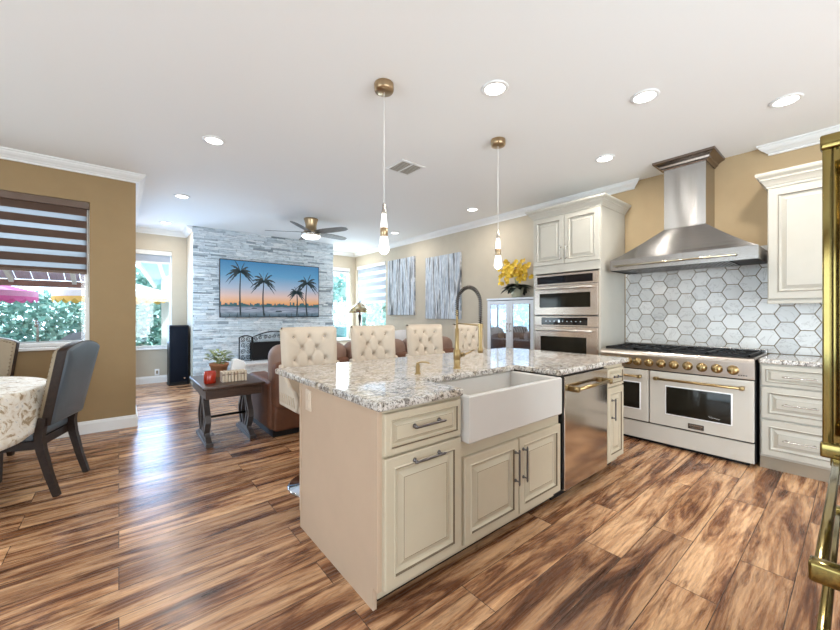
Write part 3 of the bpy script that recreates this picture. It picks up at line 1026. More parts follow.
# upper: microwave oven; lower: wall oven
mw = thing('built_in_microwave', 'stainless microwave oven in the tower, upper of the two ovens', 'microwave oven', (4.3, 2.265, 1.275))
part('body', MB().box(TX + .005, TX + .45, OY0 + .012, OY1 - .010, 1.275, 1.775), M['steel'], mw)
b = MB().box(TX - .022, TX + .005, OY0, OY1, 1.645, 1.778)
part('control_panel', b, M['steel_warm'], mw, bevel=.003)
b = MB().box(TX - .026, TX - .021, OY0 + .06, OY1 - .04, 1.665, 1.755)
o = part('display', b, M['black_gloss'], mw, 'black glass display strip')
d = part('door', MB().box(TX - .026, TX + .005, OY0, OY1, 1.280, 1.640), M['steel_warm'], mw, bevel=.004)
part('window', MB().box(TX - .029, TX - .024, OY0 + .085, OY1 - .075, 1.372, 1.545), M['oven_glass'], d, 'dark oven window glass')
o = MB().tube([(TX - .075, OY0 + .05, 1.602), (TX - .075, OY1 - .05, 1.602)], .013, 10)
for y in (OY0 + .07, OY1 - .07): o.tube([(TX - .026, y, 1.602), (TX - .075, y, 1.602)], .009, 8)
part('handle', o, M['steel_panel'], d)
ov = thing('built_in_oven', 'stainless wall oven in the tower, lower of the two ovens', 'oven', (4.3, 2.265, .64))
part('body', MB().box(TX + .005, TX + .55, OY0 + .012, OY1 - .010, .64, 1.265), M['steel'], ov)
part('control_panel', MB().box(TX - .022, TX + .005, OY0, OY1, 1.145, 1.265), M['steel_warm'], ov, bevel=.003)
o = part('display', MB().box(TX - .026, TX - .021, OY0 + .12, OY1 - .10, 1.160, 1.250), M['black_gloss'], ov, 'black glass display strip')
for q in range(9):
    b = MB()
    y = OY1 - .16 - q * .055
    w = .022 if q == 3 else .008
    b.box(TX - .0268, TX - .0258, y - w, y, 1.20 if q != 3 else 1.19, 1.208 if q != 3 else 1.222)
    part('display_mark', b, M['display'], o)
d = part('door', MB().box(TX - .026, TX + .005, OY0, OY1, .645, 1.140), M['steel_warm'], ov, bevel=.004)
part('window', MB().box(TX - .029, TX - .024, OY0 + .13, OY1 - .09, .76, 1.02), M['oven_glass'], d, 'dark oven window glass')
o = MB().tube([(TX - .075, OY0 + .05, 1.095), (TX - .075, OY1 - .05, 1.095)], .014, 10)
for y in (OY0 + .07, OY1 - .07): o.tube([(TX - .026, y, 1.095), (TX - .075, y, 1.095)], .010, 8)
part('handle', o, M['steel_panel'], d)

# ---------------------------------------------------------------- range
RX, RY0, RY1 = 4.07, .557, 1.805
rg = thing('range_cooker', 'wide cream double oven range with gold knobs and handles under the steel hood', 'range cooker', (4.42, 1.18, 0))
part('body', MB().box(RX + .03, XW - .02, RY0, RY1, .03, .89), M['black'], rg)
b = MB().box(RX + .004, RX + .03, RY0 + .004, RY1 - .004, .035, .20)
part('kick_panel', b, M['enamel'], rg, bevel=.004)
part('plinth', MB().box(RX + .06, XW - .06, RY0 + .04, RY1 - .04, 0, .03), M['black'], rg)
# sloping control panel with bullnose
b = MB()
prof = [(RX + .03, .735), (RX - .008, .738), (RX - .020, .875), (RX - .014, .895), (RX + .0, .910), (RX + .02, .918), (XW - .10, .918), (XW - .10, .90), (RX + .03, .90)]
b.prism(prof, lambda p, q, t: (p, t, q), RY0, RY1)
part('control_panel', b, M['steel_panel'], rg, 'stainless control panel and cooktop rim', bevel=.003)
for i, ky in enumerate((1.735, 1.632, 1.528, 1.440, 1.337, 1.232, 1.126, 1.017, .910, .803, .694)):
    kx = RX - .0145
    b = MB().lathe([(.041, .0), (.041, -.006), (.034, -.010), (.032, -.034), (.029, -.040), (.001, -.041)], (kx, ky, .808), 20, axis='X')
    b.box(kx - .048, kx - .034, ky - .005, ky + .005, .786, .830)
    part('knob', b, M['gold'], rg, 'gold control knob')
def oven_door(y0, y1, z0, z1, wy0, wy1, wz0, wz1):
    d = part('door', MB().box(RX - .012, RX + .03, y0, y1, z0, z1), M['enamel'], rg, bevel=.005)
    fr = MB()
    q = .010
    fr.rbox(RX - .0165, RX - .010, wy0 - q, wy1 + q, wz0 - q, wz1 + q, .004)
    part('window_frame', fr, M['white'], d)
    part('window', MB().rbox(RX - .0185, RX - .014, wy0, wy1, wz0, wz1, .002), M['oven_glass'], d, 'dark oven window glass')
    o = MB().tube([(RX - .065, y0 + .05, .664), (RX - .065, y1 - .05, .664)], .012, 12)
    for yy in (y0 + .07, y1 - .07):
        o.rbox(RX - .078, RX - .012, yy - .014, yy + .014, .648, .680, .004)
    part('handle', o, M['gold'], d, 'gold bar handle')
    return d
oven_door(RY0 + .004, 1.332, .215, .728, .707, 1.188, .335, .594)
oven_door(1.342, RY1 - .004, .215, .728, 1.42, 1.70, .335, .594)
b = MB().rbox(RX - .017, RX - .011, .895, 1.015, .235, .282, .003)
bd = part('badge', b, M['badge'], rg, 'small dark maker plate')
b = MB()
for q in range(9):
    yy = .905 + q * .0118
    b.box(RX - .0176, RX - .0168, yy, yy + .008, .262, .272)
for q in range(6):
    yy = .915 + q * .0145
    b.box(RX - .0176, RX - .0168, yy, yy + .011, .246, .251)
part('badge_lettering', b, M['nickel'], bd)
b = MB()
wy = [.862 - .0045 * q for q in range(19)]
b.tube([(RX - .0188, y, .372 + .008 * math.sin(q * 1.9) * (1 if q < 7 else .35) - .0006 * q) for q, y in enumerate(wy)], .0011, 5)
part('glass_signature', b, M['white'], rg, 'small white script on the oven glass')
b = MB()
for q in range(4):
    b.box(RX - .0182, RX - .0150, .602 + q * .016, .612 + q * .016, .765, .772)
part('panel_mark', b, M['badge'], rg)
# four grates with burners, low vent rail at the back
nG = 4
gw = (RY1 - RY0 - .06) / nG
for g in range(nG):
    y0 = RY0 + .03 + g * gw + .004
    y1 = y0 + gw - .008
    x0, x1 = RX + .035, XW - .13
    b = MB()
    zt = .942
    s = .006
    for yy in (y0, y1 - 2 * s): b.box(x0, x1, yy, yy + 2 * s, zt - .018, zt)
    for xx in (x0, (x0 + x1) / 2 - s, x1 - 2 * s): b.box(xx, xx + 2 * s, y0, y1, zt - .018, zt)
    for cx in (x0 + (x1 - x0) * .25, x0 + (x1 - x0) * .75):
        cy = (y0 + y1) / 2
        for a in range(6):
            an = a * PI / 3 + PI / 6
            p0 = (cx + .045 * math.cos(an), cy + .045 * math.sin(an), zt - .006)
            ex = min(max(cx + .15 * math.cos(an), x0), x1); ey = min(max(cy + .15 * math.sin(an), y0), y1)
            b.tube([p0, (ex, ey, zt - .006)], 1, sect=[(-.005, -.006), (.005, -.006), (.005, .006), (-.005, .006)])
    for xx in (x0, x1 - 2 * s):
        for yy in (y0, y1 - 2 * s): b.box(xx, xx + 2 * s, yy, yy + 2 * s, .917, zt - .01)
    part('grate', b, M['black'], rg, 'black cast iron pan grate')
    for cx in (x0 + (x1 - x0) * .25, x0 + (x1 - x0) * .75):
        part('burner', MB().lathe([(.05, .916), (.05, .926), (.035, .932), (.035, .938), (.001, .939)], (cx, (y0 + y1) / 2, 0), 18), M['black'], rg)
part('cooktop_pan', MB().box(RX + .03, XW - .10, RY0 + .015, RY1 - .015, .916, .9185), M['black'], rg)
b = MB().box(XW - .10, XW - .02, RY0, RY1, .89, .955)
part('vent_rail', b, M['steel'], rg, bevel=.004)
b = MB()
for q in range(60):
    yy = RY0 + .02 + q * (RY1 - RY0 - .04) / 59
    b.box(XW - .102, XW - .099, yy - .005, yy + .005, .936, .947)
part('vent_holes', b, M['black'], rg)

# ---------------------------------------------------------------- range hood
HX, HY0, HY1 = 4.20, .552, 1.772
hd = thing('range_hood', 'stainless pyramid chimney hood above the range', 'range hood', (4.5, 1.16, 1.76))
CX, CY0, CY1, ZP = 4.45, .966, 1.325, 2.18
b = MB()
z0, z1 = 1.765, 1.88
def rect(x, y0, y1, z): return [(x, y0, z), (XW, y0, z), (XW, y1, z), (x, y1, z)]
vs = rect(HX, HY0, HY1, z0) + rect(HX, HY0, HY1, z1)
b.add(vs, [(i, (i + 1) % 4, 4 + (i + 1) % 4, 4 + i) for i in range(4)])
part('canopy_band', b, M['steel'], hd)
b = MB()
vs = rect(HX, HY0, HY1, z1) + rect(CX, CY0, CY1, ZP)
# gently curved pyramid sides
R_ = 8
rows = []
for k in range(R_ + 1):
    t = k / R_
    e = t ** 0.88
    x = HX + (CX - HX) * e
    rows.append(rect(x, HY0 + (CY0 - HY0) * e, HY1 + (CY1 - HY1) * e, z1 + (ZP - z1) * t))
vs = [p for r in rows for p in r]
fs = []
for k in range(R_):
    for i in range(4):
        i2 = (i + 1) % 4
        fs.append((k * 4 + i, k * 4 + i2, (k + 1) * 4 + i2, (k + 1) * 4 + i))
b.add(vs, fs)
part('pyramid', b, M['steel_v'], hd)
part('chimney', MB().box(CX, XW, CY0, CY1, ZP, 2.81), M['steel_v'], hd, bevel=.002)
b = MB()
HC = [(0, 0), (.006, 0), (.010, .012), (.022, .022), (.026, .040), (.050, .060), (.066, .066), (.068, .088), (0, .088)]
HC = [(a * 1.25, h) for a, h in HC]
run(b, HC, (CX, CY1), (CX, CY0), -1, 0, 2.802, 1, 1)
run(b, HC, (CX, CY0), (XW, CY0), 0, -1, 2.802, 1, 0)
run(b, HC, (XW, CY1), (CX, CY1), 0, 1, 2.802, 0, 1)
part('crown', b, M['steel_bronze'], hd, 'dark bronze-toned crown at the ceiling')
part('filter_tray', MB().box(HX + .012, XW - .01, HY0 + .012, HY1 - .012, 1.772, 1.782), M['black'], hd)
b = MB()
for q in range(34):
    yy = HY0 + .20 + q * (HY1 - HY0 - .36) / 33
    b.box(HX + .03, XW - .12, yy - .006, yy + .006, 1.760, 1.772)
part('baffle_filter', b, M['steel'], hd)
b = MB()
for yy in (HY0 + .06, HY1 - .06): b.lathe([(.035, 0), (.035, .006)], (HX + .07, yy, 1.764), 16)
o = MB().tube([(HX - .032, HY0 + .14, 1.812), (HX - .032, HY1 - .05, 1.812)], .008, 10)
for yy in (HY0 + .16, (HY0 + HY1) / 2, HY1 - .07): o.tube([(HX, yy, 1.812), (HX - .032, yy, 1.812)], .006, 8)
part('towel_rail', o, M['brass'], hd, 'pale gold rail along the front of the hood')

# ---------------------------------------------------------------- right-hand upper and base cabinets
uc = thing('wall_cabinet', 'ivory raised panel wall cabinet right of the steel hood', 'wall cabinet', (4.62, .1, 1.39))
UXF, UYL = 4.45, .525
part('body', MB().box(UXF, XW, -.42, UYL, 1.39, 2.40), M['cabinet_white'], uc)
b = MB()
run(b, [(a * 1.0, h * 1.25) for a, h in CP], (UXF, UYL), (UXF, -.42), -1, 0, 2.40, 1, 0)
run(b, [(a * 1.0, h * 1.25) for a, h in CP], (XW, UYL), (UXF, UYL), 0, 1, 2.40, 0, 1)
b.box(UXF, XW, -.42, UYL, 2.40, 2.50)
part('crown', b, M['cabinet_white'], uc)
part('door', door(MB(), (UXF, UYL - .006, 1.42), -UY, UZ, -UX, .45, .97, frame=.07, t=.022), CW, uc)
part('door', door(MB(), (UXF, UYL - .466, 1.42), -UY, UZ, -UX, .45, .97, frame=.07, t=.022), CW, uc)
b = MB(); b.box(UXF - .012, UXF + .01, -.42, UYL, 1.378, 1.408)
part('light_rail', b, M['cabinet_white'], uc, bevel=.004)
bc = thing('drawer_cabinet', 'cream three-drawer base cabinet right of the range', 'base cabinet', (4.46, .1, 0))
BX = 4.16
part('body', MB().box(BX, XV, -.42, .538, .10, .876), M['cabinet_white'], bc)
part('toe_kick', MB().box(BX + .012, XV, -.42, .538, 0, .10), M['toe'], bc, 'darker tan toe kick')
for (a, bb) in ((.696, .862), (.424, .684), (.118, .410)):
    d = part('drawer', door(MB(), (BX, .528, a), -UY, UZ, -UX, .68, bb - a, frame=.06, t=.022), CW, bc)
    part('handle', pull(MB(), (BX - .022, .30, (a + bb) / 2), UY, -UX, .20, r=.005), M['nickel'], d, 'slim nickel bar handle')
solo('granite_worktop', slab((4.135, XW - .014), (-.42, .546), set(), .876, .914, .010), M['granite'], 'short granite worktop over the drawers right of the range', 'countertop', (4.46, .06, .876))

# ---------------------------------------------------------------- refrigerator, only its gold handles reach into view
fg = thing('refrigerator', 'refrigerator at the right edge with tall polished gold handles', 'refrigerator', (1.49, -.36, 0))
FX0, FX1, FY = 1.03, 1.95, .013
part('body', MB().box(FX0 + .005, FX1 - .005, -.72, FY - .05, .02, 1.77), M['steel'], fg)
dl = part('door', MB().box(FX0, 1.487, FY - .05, FY, .83, 1.78), M['steel_v'], fg, bevel=.004)
dr = part('door', MB().box(1.493, FX1, FY - .05, FY, .83, 1.78), M['steel_v'], fg, bevel=.004)
d1 = part('drawer', MB().box(FX0, FX1, FY - .05, FY, .645, .822), M['steel_v'], fg, bevel=.004)
d2 = part('drawer', MB().box(FX0, FX1, FY - .05, FY, .06, .637), M['steel_v'], fg, bevel=.004)
def fridge_handle(par, p0, p1, axis):
    b = MB()
    if axis == 'Z':
        x = p0
        b.rbox(x - .010, x + .010, .044, .064, .908, 1.752, .004)
        for zz in (.905, 1.716): b.rbox(x - .017, x + .017, FY - .001, .068, zz, zz + .038, .005)
    else:
        zz = p0
        b.rbox(FX0 + .026, FX1 - .026, .040, .060, zz - .012, zz + .012, .004)
        for x in (FX0 + .02, FX1 - .055): b.rbox(x, x + .034, FY - .001, .066, zz - .020, zz + .020, .006)
    part('handle', b, M['gold_dark'], par, 'polished gold square bar handle')
fridge_handle(dl, 1.445, 0, 'Z')
b = MB()
b.rbox(1.535, 1.565, FY - .001, .050, .908, 1.752, .004)
part('handle', b, M['gold_dark'], dr, 'polished gold square bar handle')
fridge_handle(d1, .775, 0, 'X')
fridge_handle(d2, .60, 0, 'X')
part('foot', MB().box(FX0 + .05, FX1 - .05, -.68, -.10, 0, .02), M['black'], fg)

# ---------------------------------------------------------------- white glazed cabinet with bottles, orchid on top
gx0, gx1, gy0, gy1, gz = 4.37, 4.76, 2.84, 3.66, 1.53
gc = thing('display_cabinet', 'white two-door glazed display cabinet left of the oven tower', 'display cabinet', (4.56, 3.25, 0))
b = MB()
b.box(gx0 + .025, gx1, gy0, gy0 + .022, .06, gz - .03); b.box(gx0 + .025, gx1, gy1 - .022, gy1, .06, gz - .03)
b.box(gx0, gx1 + .01, gy0 - .012, gy1 + .012, gz - .03, gz); b.box(gx0 + .025, gx1, gy0, gy1, 0, .08)
part('body', b, M['white_lacquer'], gc, bevel=.003)
part('back_panel', MB().box(gx1 - .012, gx1, gy0 + .022, gy1 - .022, .08, gz - .03), M['vitrine_in'], gc)
for zz in (.50, .93): part('shelf', MB().box(gx0 + .03, gx1 - .012, gy0 + .022, gy1 - .022, zz - .018, zz), M['white_lacquer'], gc)
ym = (gy0 + gy1) / 2
for (a0, a1, hy_) in ((gy0 + .003, ym - .002, ym - .03), (ym + .002, gy1 - .003, ym + .03)):
    b = MB()
    w = .055
    z0, z1 = .09, gz - .04
    b.box(gx0, gx0 + .022, a0, a0 + w, z0, z1); b.box(gx0, gx0 + .022, a1 - w, a1, z0, z1)
    b.box(gx0, gx0 + .022, a0 + w, a1 - w, z0, z0 + w); b.box(gx0, gx0 + .022, a0 + w, a1 - w, z1 - w, z1)
    d = part('door', b, M['white_lacquer'], gc, bevel=.003)
    part('pane', MB().box(gx0 + .009, gx0 + .013, a0 + w, a1 - w, z0 + w, z1 - w), M['vitrine'], d, 'reflective glass pane')
    part('handle', pull(MB(), (gx0, hy_, 1.10), UZ, -UX, .13), M['nickel'], d)
def bottle_mb(x, y, z, h, r, neck=True):
    if neck:
        return MB().lathe([(r * .9, 0), (r, .01), (r, h * .55), (r * .8, h * .65), (r * .35, h * .75), (r * .33, h * .95), (r * .40, h * .955), (r * .40, h)], (x, y, z), 14)
    return MB().lathe([(r * .7, 0), (r, .02), (r, h * .75), (r * .75, h * .88), (r * .75, h)], (x, y, z), 14)
for (yy, h, r, mt, nk, lab) in ((3.50, .10, .05, 'bottle_amber', False, 'amber jar on the cabinet shelf, leftmost inside the glass doors'),
                        (3.40, .24, .036, 'bottle_brown', True, 'brown bottle on the cabinet shelf between the amber jar and the middle stile'),
                        (3.31, .19, .045, 'bottle_black', True, 'squat dark bottle on the cabinet shelf just left of the middle stile'),
                        (3.12, .22, .040, 'bottle_black', True, 'tall black bottle on the cabinet shelf behind the right glass door'),
                        (3.03, .11, .048, 'white', False, 'white jar on the cabinet shelf behind the right glass door'),
                        (2.94, .16, .045, 'bottle_amber', False, 'amber jar on the cabinet shelf, rightmost behind the glass doors')):
    solo('bottle' if nk else 'jar', bottle_mb(4.50, yy, .93, h, r, nk), M[mt], lab, 'bottle' if nk else 'jar', (4.50, yy, .93))

orc = thing('orchid_pot', 'yellow orchids in a sage ceramic pot on the white display cabinet', 'potted plant', (4.54, 3.24, gz))
ox, oy = 4.54, 3.24
part('pot', MB().lathe([(.055, 0), (.065, .01), (.085, .07), (.10, .14), (.105, .16), (.095, .16), (.085, .13), (.001, .12)], (ox, oy, gz)), M['ceramic'], orc)
def leaf_quad(mb, p, d, up, L, w, m=0, droop=0.3):
    """pointed curved leaf from p along d"""
    d = Vector(d).normalized()
    s = d.cross(Vector(up)).normalized()
    nrm = s.cross(d).normalized()
    vs, k = [], 6
    for i in range(k + 1):
        t = i / k
        ww = w * math.sin(PI * min(1, t * .92 + .08)) ** .7 if t < 1 else 0.0008
        cpt = Vector(p) + d * L * t - Vector((0, 0, 1)) * droop * L * t * t
        vs += [cpt - s * ww * .5 + nrm * ww * .12, cpt - nrm * ww * .05, cpt + s * ww * .5 + nrm * ww * .12]
    fs = []
    for i in range(k):
        for j in range(2):
            fs.append((i * 3 + j, i * 3 + j + 1, (i + 1) * 3 + j + 1, (i + 1) * 3 + j))
    mb.add(vs, fs, m, True)
b = MB()
for i in range(40):
    a = i * 2.4
    leaf_quad(b, (ox + .03 * math.cos(a), oy + .03 * math.sin(a), gz + .16), (math.cos(a), math.sin(a), -.15 + .9 * random.random()), (0, 0, 1), random.uniform(.14, .24), .095, 0, .45)
part('leaves', b, M['leaf_dark'], orc)
b = MB()
stems = []
for i in range(7):
    a = i * .9 + .2
    top = Vector((ox + .11 * math.cos(a), oy + .17 * math.sin(a), gz + .40 + .07 * math.sin(i * 2.1)))
    b.tube([(ox, oy, gz + .15), (ox + .03 * math.cos(a), oy + .04 * math.sin(a), gz + .30), tuple(top)], .004, 5)
    stems.append(top)
part('stem', b, M['leaf_green'], orc)
b = MB()
for i in range(120):
    tp = random.choice(stems)
    c0 = tp + Vector((random.uniform(-.12, .05), random.uniform(-.10, .10), random.uniform(-.12, .10)))
    nd = Vector((-1, random.uniform(-.6, .6), random.uniform(-.3, .6))).normalized()
    s = nd.cross(UZ).normalized(); u = s.cross(nd)
    for q in range(5):
        a = q * 2 * PI / 5 + random.random() * .3
        leaf_quad(b, c0, s * math.cos(a) + u * math.sin(a) + nd * .25, nd, .038, .036, 0, .1)
part('blossoms', b, M['orchid'], orc)

# ---------------------------------------------------------------- wall art
def art(y0, y1, z0, z1, seed, label):
    t = thing('canvas_painting', label, 'painting', (XW, (y0 + y1) / 2, z0))
    d = .045
    part('canvas', MB().box(XW - d, XW - .002, y0, y1, z0, z1), art_mat(seed), t, bevel=.003)
art(5.935, 6.90, 1.28, 2.51, 3.3, 'streaked grey and white canvas beside the white striped blind')
art(4.60, 5.565, 1.207, 2.42, 8.7, 'streaked grey and white canvas nearest the display cabinet')

# ---------------------------------------------------------------- blinds
def zebra(name, label, axis, plane, sgn, b0, b1, ztop, zbot, mats, rail, pitch=.155, duty=.58, rail_h=.085):
    t = thing(name, label, 'window blind', ((b0 + b1) / 2, plane, zbot) if axis == 'Y' else (plane, (b0 + b1) / 2, zbot))
    def bx(mb, a0, a1, c0, c1, z0, z1, m=0):
        c0, c1 = sorted((plane + sgn * c0, plane + sgn * c1))
        if axis == 'Y': mb.box(a0, a1, c0, c1, z0, z1, m)
        else: mb.box(c0, c1, a0, a1, z0, z1, m)
    r = MB(); bx(r, b0, b1, -.012, .05, ztop - rail_h, ztop)
    part('headrail', r, rail, t, bevel=.006)
    f = MB()
    z = ztop - rail_h
    k = 0
    while z > zbot + .03:
        hh = pitch * (duty if k % 2 == 0 else 1 - duty)
        z2 = max(z - hh, zbot + .02)
        bx(f, b0 + .02, b1 - .02, .016, .019, z2, z, k % 2)
        z = z2
        k += 1
    part('striped_fabric', f, mats, t)
    r = MB(); bx(r, b0 + .02, b1 - .02, .010, .024, zbot, zbot + .026)
    part('bottom_rail', r, rail, t, bevel=.003)
    ch = MB()
    def pt(a, c, z): return (a, plane + sgn * c, z) if axis == 'Y' else (plane + sgn * c, a, z)
    ch.tube([pt(b1 - .006, .0, ztop - .04), pt(b1 - .006, .0, zbot - .25)], .0025, 6)
    part('pull_chain', ch, M['nickel'], t)
    return t
zebra('zebra_blind', 'brown striped zebra blind half lowered over the dining window', 'Y', YL, 1, -1.54, -.247, 2.495, 1.72, [M['blind_brown'], M['blind_sheer']], M['blind_rail'], .130, .60, .072)
zebra('zebra_blind', 'white and grey striped zebra blind on the window beside the paintings', 'X', XW, 1, 7.05, 8.35, 2.535, 1.56, [M['blind_grey'], M['blind_sheer_white']], M['rail_white'], .18, .60)
zebra('roller_blind', 'rolled up pale blind at the top of the alcove window by the black speaker', 'Y', YF, 1, .21, .785, 2.495, 2.26, [M['blind_grey'], M['blind_sheer']], M['rail_white'], .2, .9)
zebra('roller_blind', 'rolled up pale blind above the narrow window right of the stone chimney', 'Y', YF, 1, 4.055, 4.635, 2.495, 2.36, [M['blind_grey'], M['blind_sheer']], M['rail_white'], .2, .9)

# ---------------------------------------------------------------- television
vx0, vx1, vz0, vz1, vy = 1.442, 3.40, 1.232, 2.335, 7.60
tv = thing('television', 'large flat television showing palms at sunset on the stone wall', 'television', ((vx0 + vx1) / 2, vy, vz0))
part('body', MB().box(vx0, vx1, vy, vy + .035, vz0, vz1), M['tv'], tv, bevel=.004)
part('wall_mount', MB().box(2.1, 2.7, vy + .035, SY - .001, 1.6, 2.0), M['black'], tv)
scr = part('screen', MB().box(vx0 + .014, vx1 - .014, vy - .002, vy + .001, vz0 + .016, vz1 - .014), screen_mat(vz0, vz1), tv, 'lit sunset picture')
ys = vy - .0035
b = MB()
W_, H_ = vx1 - vx0, vz1 - vz0
def sp2(u, v): return (vx0 + u * W_, ys, vz0 + v * H_)
for (u, ht, sw, fl) in ((.185, .80, -.006, .23), (.405, .65, -.010, .23), (.745, .47, .006, .165), (.860, .66, -.014, .22)):
    b = MB()
    pts = []
    n = 8
    for i in range(n + 1):
        t = i / n
        pts.append((u + sw * math.sin(t * PI), .03 + (ht - .03) * t, .015 * (1 - .45 * t)))
    vs = []
    for (uu, vv, w) in pts: vs += [sp2(uu - w * .55, vv), sp2(uu + w * .55, vv)]
    b.add(vs, [(2 * i, 2 * i + 1, 2 * i + 3, 2 * i + 2) for i in range(n)])
    for q in range(13):
        a = -0.55 + q * (PI + 1.1) / 12 + random.uniform(-.08, .08)
        L = fl * random.uniform(.78, 1.05)
        dr = .55 + .25 * random.random()
        vs = []
        k = 8
        for i in range(k + 1):
            t = i / k
            uu = u + L * .62 * math.cos(a) * t
            vv = ht + (L * math.sin(a) * t - dr * L * t * t * abs(math.cos(a)) * .9) * (W_ / H_) * .62
            w = .030 * math.sin(PI * (.12 + .88 * t)) + .002
            vs += [sp2(uu, vv + w * .55), sp2(uu, vv - w * (1.0 if i % 2 else .45))]
        b.add(vs, [(2 * i, 2 * i + 1, 2 * i + 3, 2 * i + 2) for i in range(k)])
    part('palm_picture', b, M['palm'], scr)
for q in range(13):
    u = .02 + q * .075 + random.uniform(-.02, .02)
    if u < .97: part('post_picture', MB().add([sp2(u, .015), sp2(u + .006, .015), sp2(u + .006, .06 + .04 * random.random()), sp2(u, .06)], [(0, 1, 2, 3)]), M['palm'], scr)
part('boat_picture', MB().add([sp2(.28, .155), sp2(.34, .155), sp2(.335, .17), sp2(.30, .175)], [(0, 1, 2, 3)]), M['palm'], scr)
part('boat_picture', MB().add([sp2(.52, .10), sp2(.59, .10), sp2(.58, .12), sp2(.53, .125)], [(0, 1, 2, 3)]), M['palm'], scr)
b = MB()
u = .005
while u < .99:
    w = random.uniform(.008, .022)
    hgt = .205 + random.uniform(.008, .055) * (1 if random.random() < .7 else 1.5)
    b.add([sp2(u, .192), sp2(min(u + w, .993), .192), sp2(min(u + w, .993), hgt), sp2(u, hgt)], [(0, 1, 2, 3)])
    u += w
for p in b.v: p.y += .0006
part('skyline_picture', b, M['skyline'], scr)

# ---------------------------------------------------------------- hearth, firebox, iron screen
b = MB().box(1.72, 3.0, 7.02, SY - .048, 0, .39)
hr = thing('hearth', 'low white topped hearth step at the foot of the stone wall', 'hearth', (2.36, 7.3, 0))
part('base', MB().box(1.74, 2.98, 7.05, SY - .048, 0, .37), M['stone'], hr)
part('slab', MB().box(1.70, 3.02, 7.0, SY - .048, .37, .405), M['white'], hr, 'pale hearth slab', bevel=.004)
fb = MB().box(1.98, 2.75, SY - .062, SY - .050, .406, .745)
solo('firebox', fb, M['black'], 'black fireplace opening behind the iron screen', 'fireplace', (2.36, SY - .04, .406))
fs_ = thing('fireplace_screen', 'black wrought iron folding fireplace screen on the hearth', 'fireplace screen', (2.3, 7.4, .405))
def scroll(mb, O, U, V, w, h, arch):
    O, U, V = Vector(O), Vector(U), Vector(V)
    top = [(t * w, h + arch * math.sin(PI * t)) for t in [i / 14 for i in range(15)]]
    loop = [(0, 0)] + top + [(w, 0)]
    mb.tube([O + U * a + V * c_ for a, c_ in loop], .012, 6, closed=True)
    return top
def spiral(mb, O, U, V, c, r, turns=1.6, a0=0, s=1):
    pts = []
    for i in range(22):
        t = i / 21
        a = a0 + s * turns * 2 * PI * t
        pts.append(Vector(O) + Vector(U) * (c[0] + r * (1 - .8 * t) * math.cos(a)) + Vector(V) * (c[1] + r * (1 - .8 * t) * math.sin(a)))
    mb.tube(pts, .006, 5)
for (O, U, w, mid) in (((1.955, 7.40, .42), (-.93, -.36, 0), .26, False), ((1.975, 7.40, .42), (1, 0, 0), .80, True), ((2.795, 7.40, .42), (.93, -.36, 0), .26, False)):
    b = MB()
    U = Vector(U).normalized()
    arch = .10 if mid else .03
    scroll(b, O, U, UZ, w, .44, arch)
    if mid:
        b.tube([Vector(O) + UZ * .33, Vector(O) + UZ * .33 + U * w], .010, 6)
        for q in range(9): spiral(b, O, U, UZ, (.05 + q * .088, .405 + .035 * math.sin(PI * (q + .5) / 9)), .038, a0=q, s=1 if q % 2 else -1)
    else:
        for q in range(4):
            spiral(b, O, U, UZ, (.075, .06 + q * .115), .05, a0=q * 1.2)
            spiral(b, O, U, UZ, (.185, .06 + q * .115), .05, a0=q * 1.2 + 2, s=-1)
    for q in (0.02, w - .02):
        b.tube([Vector(O) + U * q, Vector(O) + U * q - UZ * .012], .012, 6)
    pt = part('scroll_panel', b, M['black'], fs_)
    if mid:
        mm = MB(); mm.box(O[0] + .01, O[0] + w - .01, O[1] + .002, O[1] + .006, .43, .75)
        part('mesh', mm, M['black'], pt)

# floor speaker, outlet
sk = thing('floor_speaker', 'tall black floor speaker left of the stone wall', 'speaker', (.86, 8.02, 0))
part('cabinet', MB().box(.70, 1.0, 7.94, 8.30, .02, 1.09), M['black'], sk, bevel=.006)
part('grille', MB().rbox(.715, .985, 7.925, 7.945, .06, 1.07, .006), M['speaker'], sk)
part('badge', MB().cyl((.93, 7.926, .12), .015, -.004, axis='Y'), M['chrome'], sk)
part('plinth', MB().box(.69, 1.01, 7.93, 8.31, 0, .02), M['black'], sk)
o = thing('outlet', 'white outlet low on the alcove wall under its window', 'power outlet', (.555, YF, .18))
part('cover_plate', MB().rbox(.518, .592, YF - .008, YF - .0005, .14, .26, .003), M['white'], o)
part('socket', MB().box(.540, .570, YF - .010, YF - .007, .17, .23), M['seat_tan'], o)

# ---------------------------------------------------------------- bar stools
def tuft_panel(w, h, rowsb, cushion=.034, depth=.026):
    """front surface heights of a button-tufted panel: function (x,z)->y bulge"""
    B = []
    for z, xs in rowsb:
        for x in xs: B.append((x, z))
    links = []
    for i in range(len(B)):
        for j in range(i):
            dx, dz = B[i][0] - B[j][0], B[i][1] - B[j][1]
            if abs(dz) > .02 and math.hypot(dx, dz) < .135: links.append((B[i], B[j]))
    def f(x, z):
        edge = min(x + w / 2, w / 2 - x, z, h - z)
        y = cushion * (1 - math.exp(-max(edge, 0) / .022))
        for (bx, bz) in B:
            d2 = (x - bx) ** 2 + (z - bz) ** 2
            y -= depth * math.exp(-d2 / .00045)
        for (p, q) in links:
            vx, vz = q[0] - p[0], q[1] - p[1]
            t = max(0, min(1, ((x - p[0]) * vx + (z - p[1]) * vz) / (vx * vx + vz * vz)))
            d = math.hypot(x - p[0] - t * vx, z - p[1] - t * vz)
            y -= depth * .30 * math.exp(-(d / .009) ** 2)
        return y
    return f, B
